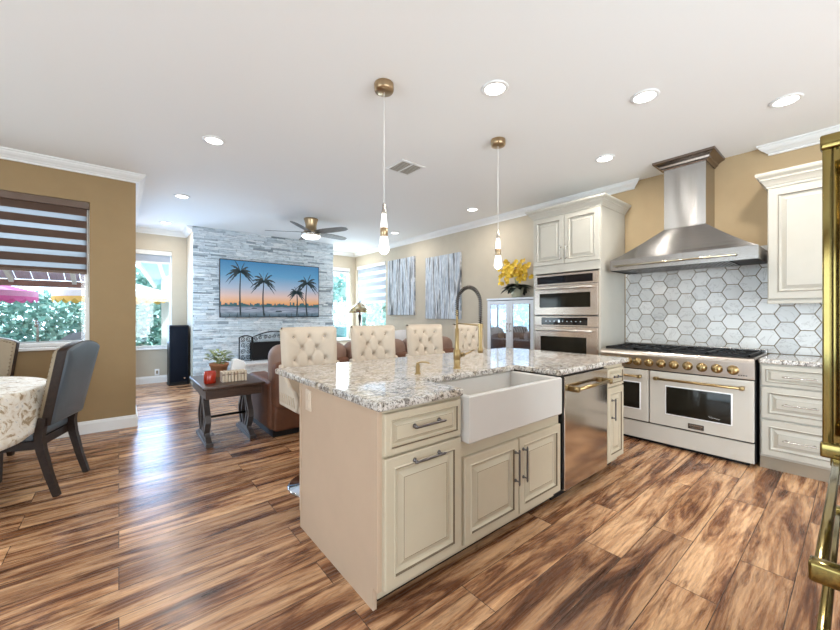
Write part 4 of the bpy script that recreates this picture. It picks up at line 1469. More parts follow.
def make_stool():
    t = thing('bar_stool', '', 'bar stool')
    # faces -Y; back at y=.20, seat centre at the origin
    part('foot_base', MB().lathe([(.001, 0), (.24, 0), (.24, .008), (.225, .014), (.06, .022), (.045, .04), (.001, .04)], (0, 0, 0), 36), M['chrome'], t, 'round chrome base plate')
    part('post', MB().lathe([(.028, .03), (.028, .40), (.022, .40), (.022, .58)], (0, 0, 0), 16), M['chrome'], t)
    fr = MB()
    fr.tube([(-.03, 0, .26), (-.12, -.06, .26), (-.14, -.16, .26), (0, -.21, .26), (.14, -.16, .26), (.12, -.06, .26), (.03, 0, .26)], .010, 8)
    part('footrest', fr, M['chrome'], t)
    part('seat', MB().rbox(-.23, .23, -.22, .18, .575, .675, .045, 4), M['linen'], t)
    w, h, zb = .44, .55, .62
    rowsb = [(.485, (-.132, 0, .132)), (.395, (-.066, .066)), (.305, (-.132, 0, .132)), (.215, (-.066, .066))]
    f, B = tuft_panel(w, h, rowsb)
    b = MB()
    def curve(x): return .21 - .05 * (x / (w / 2)) ** 2      # the back wraps forward at its sides
    rake = .10
    def P(x, z, out): return (x, curve(x) + rake * z - out, zb + z)
    nu, nv = 56, 60
    # rounded corner outline: pull corners in
    def shape(u, v):
        x = (u - .5) * w
        z = v * h
        taper = 1 - .06 * (1 - v)
        return x * taper, z
    b.grid(lambda u, v: P(*shape(u, v), f((u - .5) * w, v * h) + .02), nu, nv)
    b.grid(lambda u, v: P(*shape(u, v), -.045 * (1 - .35 * abs(2 * u - 1) ** 3)), 12, 12)
    for (u0) in (0, 1):
        b.grid(lambda a, v, u0=u0: P(shape(u0, v)[0] + (1 if u0 else -1) * .016 * math.sin(PI * a), shape(u0, v)[1], (f((u0 - .5) * w, v * h) + .02) * (1 - a) + a * (-.045 * .65)), 6, nv)
    for v0 in (0, 1):
        b.grid(lambda u, a, v0=v0: (lambda q: (q[0], q[1], q[2] + (1 if v0 else -1) * .014 * math.sin(PI * a)))(P(*shape(u, v0), (.02 + f((u - .5) * w, v0 * h)) * (1 - a) + a * (-.045 * (1 - .35 * abs(2 * u - 1) ** 3)))), nu, 6)
    part('backrest', b, M['linen'], t)
    for (x, z) in B:
        xx = x * (1 - .06 * (1 - z / h))
        p = P(xx, z, f(x, z) + .022)
        part('button', MB().ball((0, 0, 0), .0125, mat=Matrix.Translation(p)), M['crystal'], t, 'crystal tuft button')
    for s in (-1, 1):
        b = MB()
        b.prism([(-.14, .60), (-.16, .67), (-.10, .735), (.0, .76), (.10, .82), (.17, .90), (.22, .90), (.20, .60)], lambda p, q, tt: (tt, p, q), s * .215, s * .245)
        part('side_wing', b, M['linen'], t, bevel=.012, seg=3)
        b = MB()
        for q in range(7):
            b.tube([(s * .247, -.12 + q * .045, .63), (s * .247, -.095 + q * .045, .70)], .004, 5)
        part('piping', b, M['linen_dark'], t)
    return t
st0 = make_stool()
SL = ['cream tufted bar stool at the near end of the island', 'cream tufted bar stool second from the near end of the island',
      'cream tufted bar stool third along, left of the gold faucet', 'cream tufted bar stool at the far end, seen through the gold faucet arch']
for i, (x, rz) in enumerate(((1.185, 0), (1.79, 0), (2.405, 0), (3.06, 0))):
    s_ = st0 if i == 0 else copy_tree(st0)
    s_.location = (x, 2.62, 0)
    s_.rotation_euler = (0, 0, R(rz))
    s_['label'] = SL[i]
    s_['group'] = 'bar stools along the island'

# ---------------------------------------------------------------- sofa with cushions
sf = thing('leather_sofa', 'brown leather sofa with its back to the kitchen island', 'sofa', (2.55, 4.25, 0))
b = MB().rbox(1.24, 3.88, 3.86, 4.72, .06, .42, .03)
part('base', b, M['leather'], sf)
for (x0, x1) in ((1.20, 1.44), (3.66, 3.92)):
    part('armrest', MB().rbox(x0, x1, 3.92, 4.78, .06, .585, .06, 4), M['leather'], sf)
for (x0, x1) in ((1.23, 2.10), (2.11, 2.98), (2.99, 3.86)):
    b = MB().rbox(x0, x1, 3.78, 4.08, .30, .80, .07, 4)
    part('back_panel', b, M['leather'], sf)
    b = MB().rbox(x0 - .01, x1 + .0, 3.82, 4.12, .50, .965, .13, 5)
    part('head_cushion', b, M['leather_lit'], sf, 'leather head roll with reflected light painted paler')
    part('seat_cushion', MB().rbox(x0 + .20 if x0 < 1.3 else x0, x1 - .2 if x1 > 3.8 else x1, 4.06, 4.74, .38, .52, .05, 4), M['leather'], sf)
part('plinth', MB().box(1.24, 3.88, 3.90, 4.70, 0, .07), M['black'], sf)  # black box painted in for the shadow under the sofa
def pillow(label, c, rz, tilt, w, mat, lab2=None):
    b = MB()
    def g(u, v, s):
        x, y = (u - .5) * w, (v - .5) * w
        e = (1 - (2 * u - 1) ** 4) * (1 - (2 * v - 1) ** 4)
        return Vector((x * (1 - .08 * (2 * v - 1) ** 2), s * .075 * e ** .6, y * (1 - .08 * (2 * u - 1) ** 2)))
    for s in (-1, 1): b.grid(lambda u, v: g(u, v, s), 14, 14)
    o = part('throw_pillow', b, mat, None)
    o.location = c
    o.rotation_euler = (R(tilt), 0, R(rz))
    tag(o, label, 'pillow')
    return o
pm, nt_, bs_ = new_mat('chevron_cushion')
wv = nt_.nodes.new('ShaderNodeTexWave'); wv.inputs['Scale'].default_value = 5; wv.inputs['Distortion'].default_value = 3
nt_.links.new(coords(nt_, 'Object'), wv.inputs[0])
nt_.links.new(ramp(nt_, wv.outputs[1], [(.45, (.10, .10, .11)), (.55, (.72, .72, .74))]), bs_.inputs['Base Color'])
pillow('grey and white chevron pillow on the sofa left of the third stool', (2.62, 4.30, .82), 12, -18, .50, pm)
pillow('plain pale grey pillow on the sofa between the third stool and the faucet', (3.30, 4.30, .82), -10, -18, .50, M['cushion'])

# ---------------------------------------------------------------- end table and what stands on it
ex0, ex1, ey0, ey1, ez = .60, 1.16, 3.88, 4.74, .60
et = thing('end_table', 'dark wooden end table with carved trestle ends beside the sofa', 'end table', (.88, 4.31, 0))
part('tabletop', MB().rbox(ex0, ex1, ey0, ey1, ez - .028, ez, .008), M['wood_table'], et)
part('apron', MB().box(ex0 + .03, ex1 - .03, ey0 + .035, ey1 - .035, ez - .12, ez - .028), M['wood_table'], et, bevel=.004)
for x in (ex0 + .075, ex1 - .09):
    b = MB()
    SEC = [(-.02, -.026), (.02, -.026), (.02, .026), (-.02, .026)]
    yc = (ey0 + ey1) / 2 - .02
    for s in (-1, 1):
        b.tube([(x, yc + s * .10, ez - .12), (x, yc + s * .09, .43), (x, yc + s * .12, .36), (x, yc + s * .19, .28), (x, yc + s * .20, .22), (x, yc + s * .16, .15), (x, yc + s * .12, .10), (x, yc + s * .14, .06)], 1, sect=SEC)
        b.tube([(x, yc + s * .02, ez - .12), (x, yc + s * .025, .40), (x, yc + s * .07, .30), (x, yc + s * .10, .23), (x, yc + s * .07, .16), (x, yc + s * .02, .08)], .8, sect=SEC)
    b.box(x - .032, x + .032, yc - .30, yc + .30, .0, .035)
    b.prism([(-.27, .035), (.27, .035), (.20, .075), (.10, .09), (-.10, .09), (-.20, .075)], lambda p, q, tt: (tt, yc + p, q), x - .025, x + .025)
    b.box(x - .03, x + .03, yc - .16, yc + .16, ez - .15, ez - .118)
    part('trestle', b, M['wood_grey'], et, 'grey carved lyre-shaped trestle', bevel=.003)
part('stretcher', MB().tube([(ex0 + .075, (ey0 + ey1) / 2 - .02, .225), (ex1 - .09, (ey0 + ey1) / 2 - .02, .225)], .013, 10), M['black'], et)
cj = thing('candle_jar', 'red glass candle jar on the end table', 'candle', (.70, 4.14, ez))
part('jar', MB().lathe([(.05, 0), (.055, .006), (.055, .115), (.050, .118), (.050, .02), (.001, .018)], (.70, 4.14, ez)), M['candle'], cj)
part('wax', MB().lathe([(.001, .02), (.048, .02), (.048, .075), (.001, .075)], (.70, 4.14, ez)), M['candle'], cj)
pp = thing('potted_plant', 'green leafy plant in a terracotta pot on the end table', 'potted plant', (.855, 4.52, ez))
part('pot', MB().lathe([(.06, 0), (.065, .005), (.088, .12), (.096, .122), (.096, .15), (.088, .15), (.082, .13), (.001, .125)], (.855, 4.52, ez)), M['terracotta'], pp)
b = MB()
for i in range(70):
    a = i * 2.4; rr2 = .10 * math.sqrt(random.random())
    p = (.855 + rr2 * math.cos(a), 4.52 + rr2 * math.sin(a), ez + .15 + random.random() * .13)
    leaf_quad(b, p, (math.cos(a), math.sin(a), .2 + random.random() * .7), (0, 0, 1), random.uniform(.05, .10), .035, 0, .3)
part('leaves', b, M['leaf_green'], pp)
b = MB()
for i in range(9):
    a = i * .7
    b.tube([(.855, 4.52, ez + .12), (.855 + .06 * math.cos(a), 4.52 + .06 * math.sin(a), ez + .26)], .003, 5)
part('stem', b, M['leaf_green'], pp)
# white ornament
b = MB()
b.prism([(-.085, 0), (-.065, .11), (-.045, .205), (-.01, .215), (.07, .175), (.08, .135), (.065, .05), (.05, 0)], lambda p, q, t: (.985 + p, 4.28 + t, ez + q), -.04, .04)
solo('ceramic_ornament', b, M['white'], 'white slant-topped ceramic ornament between the plant and the books', 'ornament', (.985, 4.28, ez), bevel=.012)
# a short row of books
x = .80
for i in range(8):
    w = random.uniform(.026, .034)
    bk = thing('book', ['beige', 'brown'][i % 2] + ' spined book in the row on the end table, ' + ['first from the candle', 'second from the candle', 'third from the candle', 'fourth from the candle', 'fourth from the far end', 'third from the far end', 'second from the far end', 'last, at the far end'][i], 'book', (x + w / 2, 4.14, ez), 'row of small books on the end table')
    part('cover', MB().box(x, x + w - .006, 4.075, 4.20, ez, ez + .105), M['stripe_a'], bk, bevel=.004)
    part('spine_band', MB().box(x - .0003, x + w - .0057, 4.0738, 4.0752, ez + (.074 if i % 2 else .070), ez + (.079 if i % 2 else .083)), M['stripe_b'], bk)
    x += w

# ---------------------------------------------------------------- lamp in the far corner
lt = thing('lamp_table', 'small dark side table under the stained glass lamp', 'side table', (4.44, 7.62, 0))
part('tabletop', MB().lathe([(.001, .60), (.27, .60), (.28, .61), (.28, .63), (.001, .63)], (4.44, 7.62, 0), 28), M['wood_dark'], lt)
for q in range(3):
    a = q * 2.09
    part('leg', MB().tube([(4.44 + .2 * math.cos(a), 7.62 + .2 * math.sin(a), 0), (4.44 + .14 * math.cos(a), 7.62 + .14 * math.sin(a), .61)], .018, 8), M['wood_dark'], lt)
lp = thing('table_lamp', 'stained glass dome table lamp in the far corner', 'table lamp', (4.44, 7.62, .63))
part('base', MB().lathe([(.001, 0), (.10, 0), (.10, .015), (.05, .04), (.03, .10), (.045, .20), (.025, .35), (.018, .44), (.04, .56), (.045, .64), (.02, .66), (.012, .80)], (4.44, 7.62, .63)), M['wood_dark'], lp)
part('lamp_shade', MB().lathe([(.275, .70), (.27, .735), (.23, .80), (.16, .87), (.08, .925), (.03, .945), (.025, .94), (.075, .915), (.155, .86), (.225, .79), (.265, .725), (.272, .702)], (4.44, 7.62, .63), 32), M['mosaic'], lp)
part('finial', MB().lathe([(.012, .94), (.02, .96), (.006, .985), (.001, 1.0)], (4.44, 7.62, .63), 12), M['wood_dark'], lp)

# ---------------------------------------------------------------- dining table and chairs
tx, ty, tr = -1.22, 3.97, .80
dt = thing('dining_table', 'round dining table hidden under the leaf print cloth', 'dining table', (tx, ty, 0))
part('tabletop', MB().lathe([(.001, .73), (tr - .01, .73), (tr - .01, .758), (.001, .758)], (tx, ty, 0), 48), M['wood_dark'], dt)
part('pedestal', MB().lathe([(.09, .05), (.07, .2), (.06, .45), (.10, .70), (.22, .73)], (tx, ty, 0), 20), M['wood_dark'], dt)
for q in range(4):
    a = q * PI / 2 + PI / 4
    part('leg', MB().tube([(tx + .05 * math.cos(a), ty + .05 * math.sin(a), .14), (tx + .25 * math.cos(a), ty + .25 * math.sin(a), .09), (tx + .38 * math.cos(a), ty + .38 * math.sin(a), .03)], [.05, .04, .03], 8), M['wood_dark'], dt)
b = MB()
prof = [(0.0001, .7605), (.4, .7605), (tr - .02, .7605), (tr + .004, .757), (tr + .014, .74)]
nseg = 160
vs = []
for (r, zz) in prof:
    for i in range(nseg):
        a = 2 * PI * i / nseg
        vs.append((tx + r * math.cos(a), ty + r * math.sin(a), zz))
for k in range(1, 9):
    t = k / 8
    for i in range(nseg):
        a = 2 * PI * i / nseg
        fold = math.sin(a * 11 + .6 * math.sin(a * 3)) * .5 + .3 * math.sin(a * 17 + 1)
        r = tr + .016 + .014 * t * (1 + fold)
        lift = max(0, 1 - abs(((a - .02 + PI) % (2 * PI)) - PI) / .55) + max(0, 1 - abs(((a - 1.27 + PI) % (2 * PI)) - PI) / .55)
        drop = .315 - .10 * min(1, 1.6 * lift)
        vs.append((tx + r * math.cos(a), ty + r * math.sin(a), .74 - drop * t - .012 * t * math.sin(a * 5)))
kk = len(prof) + 8
fs = []
for j in range(kk - 1):
    for i in range(nseg):
        i2 = (i + 1) % nseg
        fs.append((j * nseg + i, j * nseg + i2, (j + 1) * nseg + i2, (j + 1) * nseg + i))
b.add(vs, fs, 0, True)
o = solo('tablecloth', b, M['cloth'], 'cream leaf print tablecloth draped over the round dining table', 'tablecloth', (tx, ty, .42))
sd = o.modifiers.new('thickness', 'SOLIDIFY'); sd.thickness = .002; sd.offset = 1

def make_chair():
    t = thing('dining_chair', '', 'dining chair')
    SEC = [(-.021, -.021), (.021, -.021), (.021, .021), (-.021, .021)]
    part('seat', MB().rbox(-.235, .235, -.19, .27, .40, .485, .035, 4), M['seat_blue'], t)
    part('apron', MB().box(-.225, .225, -.19, .255, .345, .405), M['wood_dark'], t, bevel=.004)
    for s in (-1, 1):
        part('leg', MB().tube([(s * .215, .235, .40), (s * .215, .235, .0)], [1.15, .8], sect=SEC), M['wood_dark'], t)
        part('leg', MB().tube([(s * .215, -.30, .0), (s * .215, -.255, .16), (s * .215, -.215, .34), (s * .215, -.205, .44), (s * .215, -.225, .56)], [.85, .95, 1.1, 1.15, 1.0], sect=SEC), M['wood_dark'], t)
    # upholstered back: frame rim, outer (rear) panel, inner pad
    w, z0, z1 = .50, .50, 1.03
    prof = []
    for i in range(25):
        u = i / 24
        x = (u - .5) * w
        zt = z1 + .055 * math.cos((u - .5) * PI) ** 0.7 if abs(u - .5) < .4999 else z1
        prof.append((x, zt))
    outline = [(-w / 2 + .03, z0)] + prof + [(w / 2 - .03, z0)]
    def at(x, z, d): return (x, -.235 - .20 * (z - z0) - d, z)
    b = MB()
    n = len(outline)
    vs = [at(x, z, -.030) for x, z in outline] + [at(x, z, .030) for x, z in outline]
    b.add(vs, [(i, (i + 1) % n, n + (i + 1) % n, n + i) for i in range(n)] + [tuple(reversed(range(n))), tuple(range(n, 2 * n))])
    bk = part('backrest', b, M['wood_dark'], t, 'dark brown backrest frame', bevel=.008, seg=2)
    def pad(d0, d1, k):
        b = MB()
        cx, cz = 0, (z0 + z1) / 2
        def sc(p, s): return (cx + (p[0] - cx) * s, cz + (p[1] - cz) * s)
        rings = [(.985, d0), (.97, d0 + (d1 - d0) * .6), (.92, d1), (.6, d1 + (d1 - d0) * .25), (.25, d1 + (d1 - d0) * .3)]
        vs = []
        for s, d in rings:
            for p in outline:
                q = sc(p, s); vs.append(at(q[0], q[1], d))
        fs = []
        for j in range(len(rings) - 1):
            for i in range(n):
                i2 = (i + 1) % n
                fs.append((j * n + i, j * n + i2, (j + 1) * n + i2, (j + 1) * n + i))
        fs.append(tuple((len(rings) - 1) * n + i for i in range(n)))
        b.add(vs, fs, 0, True)
        return b
    part('outer_panel', pad(.028, .042, 1), M['seat_blue'], bk, 'blue-grey leather panel')
    part('inner_pad', pad(-.028, -.055, 1), M['seat_tan'], bk, 'tan padded inner face')
    b = MB()
    pts = outline
    for i in range(n - 1):
        p, q = Vector(pts[i]).to_3d(), Vector(pts[i + 1]).to_3d()
        L = (q - p).length
        k = max(1, int(L / .035))
        for j in range(k):
            r = p.lerp(q, j / k)
            c0 = Vector(at(r.x * .93, (r.y - .765) * .94 + .765, -.048))
            b.ball((0, 0, 0), .008, n=8, k=4, mat=Matrix.Translation(c0))
    part('nailhead_trim', b, M['nail'], bk)
    return t
c0 = make_chair()
c0.location = (-.555, 3.92, 0)
c0.rotation_euler = (0, 0, R(72))
c0['label'] = 'blue-grey leather dining chair seen from behind at the near side of the table'
c0['group'] = 'dining chairs around the table'
c1 = copy_tree(c0)
c1.location = (-1.04, 4.70, 0)
c1.rotation_euler = (0, 0, R(166))
c1['label'] = 'dining chair with nailhead trim between the table and the window'

# ---------------------------------------------------------------- recessed lights, vent
lights = [(2.055, 1.65, 'above the near end of the island'), (2.98, 1.008, 'between island and range'), (3.849, .353, 'nearest the wall cabinet'),
          (.674, 3.788, 'in the left row, above the walkway'), (3.841, 1.667, 'nearest the oven tower'), (.658, 5.847, 'in the left row, middle one'),
          (.629, 7.70, 'in the left row, deepest in the alcove'), (4.15, 3.763, 'in the row along the paintings, nearest'),
          (4.15, 5.791, 'in the row along the paintings, middle one'), (4.12, 7.70, 'in the row along the paintings, in the far corner')]
dl0 = None
for (x, y, where) in lights:
    if dl0 is None:
        dl0 = thing('recessed_light', '', 'ceiling light', (0, 0, 0), 'recessed ceiling lights')
        part('trim_ring', MB().lathe([(.075, -.001), (.092, -.001), (.095, -.004), (.088, -.010), (.072, -.012), (.070, -.006)], (0, 0, 0), 32), M['trim'], dl0)
        part('lens', MB().lathe([(.001, -.007), (.071, -.007), (.071, -.001), (.001, -.001)], (0, 0, 0), 32), M['lamp_lens'], dl0, 'glowing white lens')
        d = dl0
    else:
        d = copy_tree(dl0)
    d.location = (x, y, ZC)
    d['label'] = 'recessed ceiling light ' + where
    l = bpy.data.lights.new('lamp', 'AREA')
    l.shape = 'DISK'; l.size = .13; l.energy = LAMP_W; l.color = (1.0, .95, .87)
    lo = bpy.data.objects.new('lamp', l); lo.location = (x, y, ZC - .014); C.objects.link(lo)

vt = thing('ceiling_vent', 'square louvred air vent in the ceiling', 'air vent', (2.41, 3.165, ZC))
s = .155
b = MB()
for (a0, a1, c0_, c1_) in ((-s, s, -s, -s + .025), (-s, s, s - .025, s), (-s, -s + .025, -s + .025, s - .025), (s - .025, s, -s + .025, s - .025)):
    b.box(2.41 + a0, 2.41 + a1, 3.165 + c0_, 3.165 + c1_, ZC - .010, ZC - .0005)
b.box(2.41 - .008, 2.41 + .008, 3.165 - s, 3.165 + s, ZC - .010, ZC - .002)
part('frame', b, M['trim'], vt)
part('duct', MB().box(2.41 - s + .02, 2.41 + s - .02, 3.165 - s + .02, 3.165 + s - .02, ZC - .002, ZC - .0005), M['vent_dark'], vt)
b = MB()
for q in range(9):
    yy = 3.165 - s + .035 + q * .030
    b.box(2.41 - s + .02, 2.41 + s - .02, yy - .009, yy + .009, ZC - .008, ZC - .006)
part('louvre', b, M['vent_slat'], vt)

# ---------------------------------------------------------------- pendants
def make_pendant():
    t = thing('pendant_light', '', 'pendant light', (0, 0, 0), 'pendant lights over the island')
    part('canopy', MB().lathe([(.001, 2.89), (.066, 2.89), (.068, 2.885), (.068, 2.845), (.062, 2.835), (.02, 2.832), (.001, 2.832)], (0, 0, 0), 28), M['bronze'], t)
    part('cord', MB().tube([(0, 0, 2.835), (0, 0, 2.03)], .003, 6), M['cord'], t)
    part('cap', MB().lathe([(.006, 2.06), (.012, 2.05), (.014, 2.005), (.018, 2.0), (.018, 1.985)], (0, 0, 0), 16), M['nickel'], t)
    part('glass_tube', MB().lathe([(.014, 1.987), (.018, 1.96), (.024, 1.885)], (0, 0, 0), 20), M['pend_glass'], t, 'glowing upper glass tube')
    part('collar', MB().lathe([(.024, 1.888), (.026, 1.885), (.027, 1.828), (.024, 1.825)], (0, 0, 0), 20), M['bronze'], t)
    part('crystal_bulb', MB().lathe([(.025, 1.828), (.028, 1.80), (.036, 1.75), (.037, 1.733), (.030, 1.718), (.016, 1.706), (.001, 1.702)], (0, 0, 0), 12, smooth=False), M['pend_glass'], t, 'glowing faceted crystal bulb')
    return t
p0 = make_pendant()
for i, (x, y, lab) in enumerate(((1.424, 2.115, 'crystal pendant light over the near end of the island'), (2.688, 2.123, 'crystal pendant light over the island, beside the orchid'))):
    p = p0 if i == 0 else copy_tree(p0)
    p.location = (x, y, 0)
    p['label'] = lab
    l = bpy.data.lights.new('pendant_glow', 'POINT'); l.energy = 3.0; l.shadow_soft_size = .05; l.color = (1, .93, .82)
    lo = bpy.data.objects.new('pendant_glow', l); lo.location = (x, y, 1.66); C.objects.link(lo)

# ---------------------------------------------------------------- ceiling fan
fx_, fy_ = 2.483, 5.869
fn = thing('ceiling_fan', 'bronze ceiling fan with five grey blades in the living room', 'ceiling fan', (fx_, fy_, ZC))
part('motor_housing', MB().lathe([(.001, 0), (.115, 0), (.118, -.01), (.100, -.06), (.090, -.12), (.095, -.19), (.12, -.215), (.12, -.235), (.001, -.235)], (fx_, fy_, ZC), 32), M['bronze'], fn)
part('light_ring', MB().lathe([(.10, -.236), (.155, -.24), (.160, -.26), (.158, -.285), (.14, -.285), (.10, -.27)], (fx_, fy_, ZC), 32), M['nickel'], fn)
part('light_bowl', MB().lathe([(.150, -.283), (.150, -.30), (.12, -.325), (.06, -.335), (.001, -.337)], (fx_, fy_, ZC), 32), M['fan_light'], fn, 'lit white light bowl')
for q in range(5):
    a = R(153) + q * 2 * PI / 5
    dv = Vector((math.cos(a), math.sin(a), 0)); sv = Vector((-math.sin(a), math.cos(a), 0))
    vs, ks = [], 10
    for lay in (0, 1):
        for i in range(ks + 1):
            t = i / ks
            w = .055 + .02 * math.sin(PI * t) if t < .97 else .03
            p = Vector((fx_, fy_, ZC - .222)) + dv * (.10 + .62 * t)
            tilt = -.24
            for s in (-1, 1):
                vs.append(p + sv * s * w + UZ * (s * w * tilt - lay * .007))
    fs = []
    K = 2 * (ks + 1)
    for i in range(ks):
        fs.append((2 * i, 2 * i + 1, 2 * i + 3, 2 * i + 2))
        fs.append((K + 2 * i + 2, K + 2 * i + 3, K + 2 * i + 1, K + 2 * i))
        fs.append((2 * i, 2 * i + 2, K + 2 * i + 2, K + 2 * i))
        fs.append((2 * i + 3, 2 * i + 1, K + 2 * i + 1, K + 2 * i + 3))
    fs += [(0, K, K + 1, 1), (2 * ks, 2 * ks + 1, K + 2 * ks + 1, K + 2 * ks)]
    part('blade', MB().add(vs, fs), M['blade'], fn)

# ---------------------------------------------------------------- outside
b = MB().box(-14, XW + T, YF + T, 22, -.12, -.06)
b.box(-14, XN - T, YL + T, YF + T, -.12, -.06)
b.box(XW + T, 22, -4, 22, -.12, -.06)
struct('ground_patio', b, M['patio'])
def hedge(name, label, boxes, n, size, mat):
    b = MB()
    for (x0, x1, y0, y1, z0, z1) in boxes:
        for i in range(n):
            p = Vector((random.uniform(x0, x1), random.uniform(y0, y1), random.uniform(z0, z1)))
            d = Vector((random.uniform(-1, 1), random.uniform(-1, 1), random.uniform(-.6, 1)))
            s = random.uniform(.7, 1.4) * size
            d.normalize(); sd = d.cross(Vector((random.random(), random.random(), random.random() + .1))).normalized()
            b.add([p, p + d * s * .5 + sd * s * .28, p + d * s, p + d * s * .5 - sd * s * .28], [(0, 1, 2, 3)])
    o = solo(name, b, mat, label, 'foliage', (boxes[0][0], boxes[0][2], -.06), kind='stuff')
    return o
hedge('garden_foliage', 'dense garden foliage outside the dining and alcove windows', [(-3.8, .0, 11.0, 12.0, -.05, 1.75), (.0, 2.4, 11.4, 12.2, -.05, 2.4)], 6500, .15, M['hedge'])
hedge('garden_foliage', 'unseen garden foliage added to reflect in the glass cabinet doors', [(-6.5, -5.0, 6.0, 11.0, -.05, 2.4)], 4000, .20, M['hedge'])  # out of view, added to colour the reflection in the cabinet panes
hedge('garden_foliage', 'garden foliage with painted daylight outside the corner windows', [(5.5, 9.0, 11.6, 12.8, -.05, 2.6), (9.0, 10.2, 11.5, 17.0, -.05, 2.8)], 4500, .22, M['hedge_daylit'])
def parasol(label, cx, cy, r, ztop, zrim, drop, mats, n=10):
    t = thing('patio_umbrella', label, 'patio umbrella', (cx, cy, -.06))
    part('pole', MB().tube([(cx, cy, -.06), (cx, cy, ztop)], .02, 8), M['white_canvas'], t)
    b = MB()
    k = n * 8
    vs = [(cx, cy, ztop)] + [(cx + r * math.cos(2 * PI * i / k), cy + r * math.sin(2 * PI * i / k), zrim) for i in range(k)]
    for i in range(k):
        b.add([vs[0], vs[1 + i], vs[1 + (i + 1) % k]], [(0, 1, 2)], (i // 8) % 2)
    part('canopy', b, [mats[0], mats[1]], t)
    b = MB()
    m = 28
    sk_ = drop * .5
    b.add([(cx + r * math.cos(2 * PI * i / 84), cy + r * math.sin(2 * PI * i / 84), zrim - q * sk_) for q in (0, 1) for i in range(84)], [(i, (i + 1) % 84, 84 + (i + 1) % 84, 84 + i) for i in range(84)])
    part('skirt', b, mats[0], t)
    zrim -= sk_
    drop -= sk_
    b = MB()
    for i in range(m):
        for q in range(6):
            a0 = 2 * PI * (i + q / 6) / m; a1 = 2 * PI * (i + (q + 1) / 6) / m
            d0 = drop * (.35 + .65 * math.sin(PI * q / 6)); d1 = drop * (.35 + .65 * math.sin(PI * (q + 1) / 6))
            b.add([(cx + r * math.cos(a0), cy + r * math.sin(a0), zrim), (cx + r * math.cos(a1), cy + r * math.sin(a1), zrim), (cx + r * math.cos(a1), cy + r * math.sin(a1), zrim - d1), (cx + r * math.cos(a0), cy + r * math.sin(a0), zrim - d0)], [(0, 1, 2, 3)])
    part('valance', b, mats[2], t)
    return t
parasol('pink scalloped patio umbrella outside the dining window', -2.0, 8.85, .95, 1.95, 1.66, .17, [M['pink_light'], M['pink'], M['pink']])
parasol('white patio umbrella with a yellow scalloped valance outside', .0, 9.7, .98, 2.02, 1.73, .21, [M['white_canvas'], M['white_canvas'], M['yellow']])
# board-roofed patio cover seen under the raised blind
pc = thing('patio_cover', 'lilac boarded patio roof outside the dining window', 'patio roof', (-1.6, 6.7, -.06))
b = MB()
for q in range(16):
    x = -3.0 + q * .17
    b.prism([(6.9, 2.10), (7.7, 1.80), (7.7, 1.82), (6.9, 2.12)], lambda p, qq, t: (t, p, qq), x, x + .160)
part('roof_boards', b, M['lilac'], pc)
for x in (-2.6, -1.9, -1.2, -.55):
    part('rafter', MB().prism([(6.9, 2.04), (7.7, 1.74), (7.7, 1.80), (6.9, 2.10)], lambda p, q, t: (t, p, q), x, x + .05), M['white_canvas'], pc)
part('beam', MB().box(-3.0, -.30, 7.68, 7.78, 1.70, 1.79), M['red_wood'], pc)
for x in (-2.95, -.36): part('post', MB().box(x, x + .09, 7.69, 7.77, -.06, 1.70), M['white_canvas'], pc)
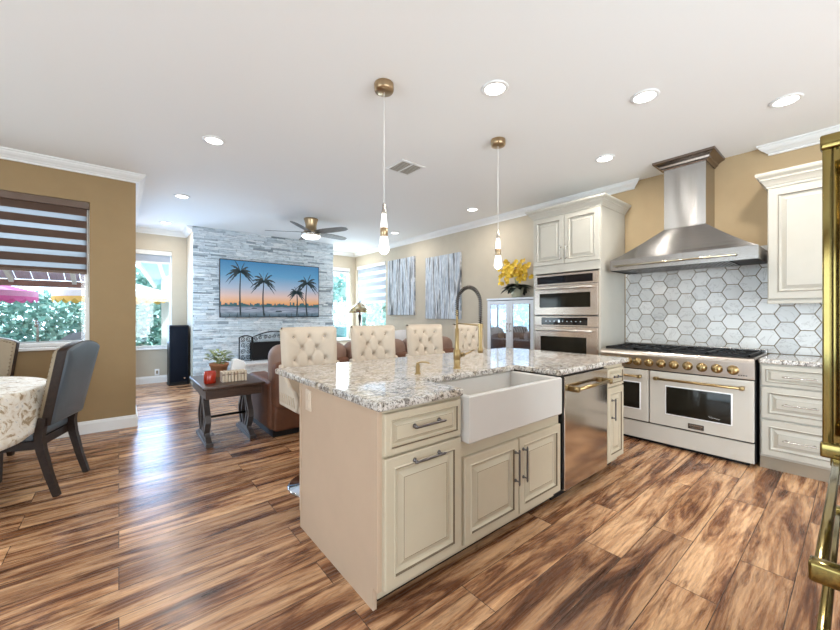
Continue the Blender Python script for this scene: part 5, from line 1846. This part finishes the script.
# outdoor counter with tap, garden chair
oc = thing('outdoor_counter', 'white outdoor counter with a sink tap below the dining window', 'outdoor counter', (-1.0, 6.0, -.06))
part('body', MB().box(-2.2, -.35, 5.85, 6.35, -.06, .92), M['white_canvas'], oc)
part('worktop', MB().box(-2.25, -.32, 5.80, 6.40, .92, .96), M['patio'], oc)
part('tap', MB().tube([(-.74, 6.2, .96), (-.74, 6.2, 1.16), (-.74, 6.18, 1.20), (-.74, 6.13, 1.215), (-.74, 6.08, 1.20), (-.74, 6.07, 1.14)], .012, 8), M['nickel'], oc)
gcx, gcy = -.46, 7.45
gch = thing('patio_chair', 'rounded grey patio chair outside the dining window', 'patio chair', (gcx, gcy, -.06))
b = MB()
b.grid(lambda u, v: (gcx + .28 * math.cos(PI * (u)) , gcy + .28 * math.sin(PI * u) * .9, .40 + v * (.62 * math.sin(PI * (.15 + .7 * u)))), 20, 6)
part('backrest', b, M['blind_grey'], gch)
part('seat', MB().lathe([(.001, .36), (.28, .36), (.28, .42), (.001, .42)], (gcx, gcy, 0), 24), M['blind_grey'], gch)
for q in range(4):
    a = q * PI / 2 + .78
    part('leg', MB().tube([(gcx + .22 * math.cos(a), gcy + .22 * math.sin(a), -.06), (gcx + .2 * math.cos(a), gcy + .2 * math.sin(a), .37)], .015, 6), M['nickel'], gch)
bt = thing('patio_bench', 'reddish patio bench outside beyond the outdoor tap', 'bench', (-1.0, 8.2, -.06))
part('seat', MB().box(-1.25, -.62, 8.0, 8.4, .80, .86), M['red_wood'], bt)
for x in (-1.2, -.72): part('leg', MB().box(x, x + .06, 8.05, 8.35, -.06, .80), M['red_wood'], bt)
# posts and roof outside the alcove window
pr = thing('porch_roof', 'pale blue porch roof and post outside the alcove window', 'porch', (.9, 10.0, -.06))
part('post', MB().box(.74, .88, 10.0, 10.14, -.06, 2.55), M['white_canvas'], pr)
rp = [(.28, 9.0, 2.33), (.64, 10.3, 1.95), (1.1, 10.3, 2.22), (.95, 9.0, 2.58)]
part('roof_panel', MB().add(rp + [(x, y, z + .04) for x, y, z in rp], [(3, 2, 1, 0), (4, 5, 6, 7), (0, 1, 5, 4), (1, 2, 6, 5), (2, 3, 7, 6), (3, 0, 4, 7)]), M['blue_white'], pr)
part('beam', MB().tube([rp[0], rp[1]], 1, sect=[(-.03, -.05), (.03, -.05), (.03, .05), (-.03, .05)]), M['white_canvas'], pr)
part('beam', MB().tube([(.60, 9.0, 2.42), (.84, 10.3, 2.05)], 1, sect=[(-.03, -.05), (.03, -.05), (.03, .05), (-.03, .05)]), M['white_canvas'], pr)
solo('planter_box', MB().rbox(4.50, 4.86, 8.95, 9.35, -.06, 1.08, .01), M['teal'], 'dark teal upright box outside the narrow window right of the stone chimney', 'planter', (4.68, 9.15, -.06))
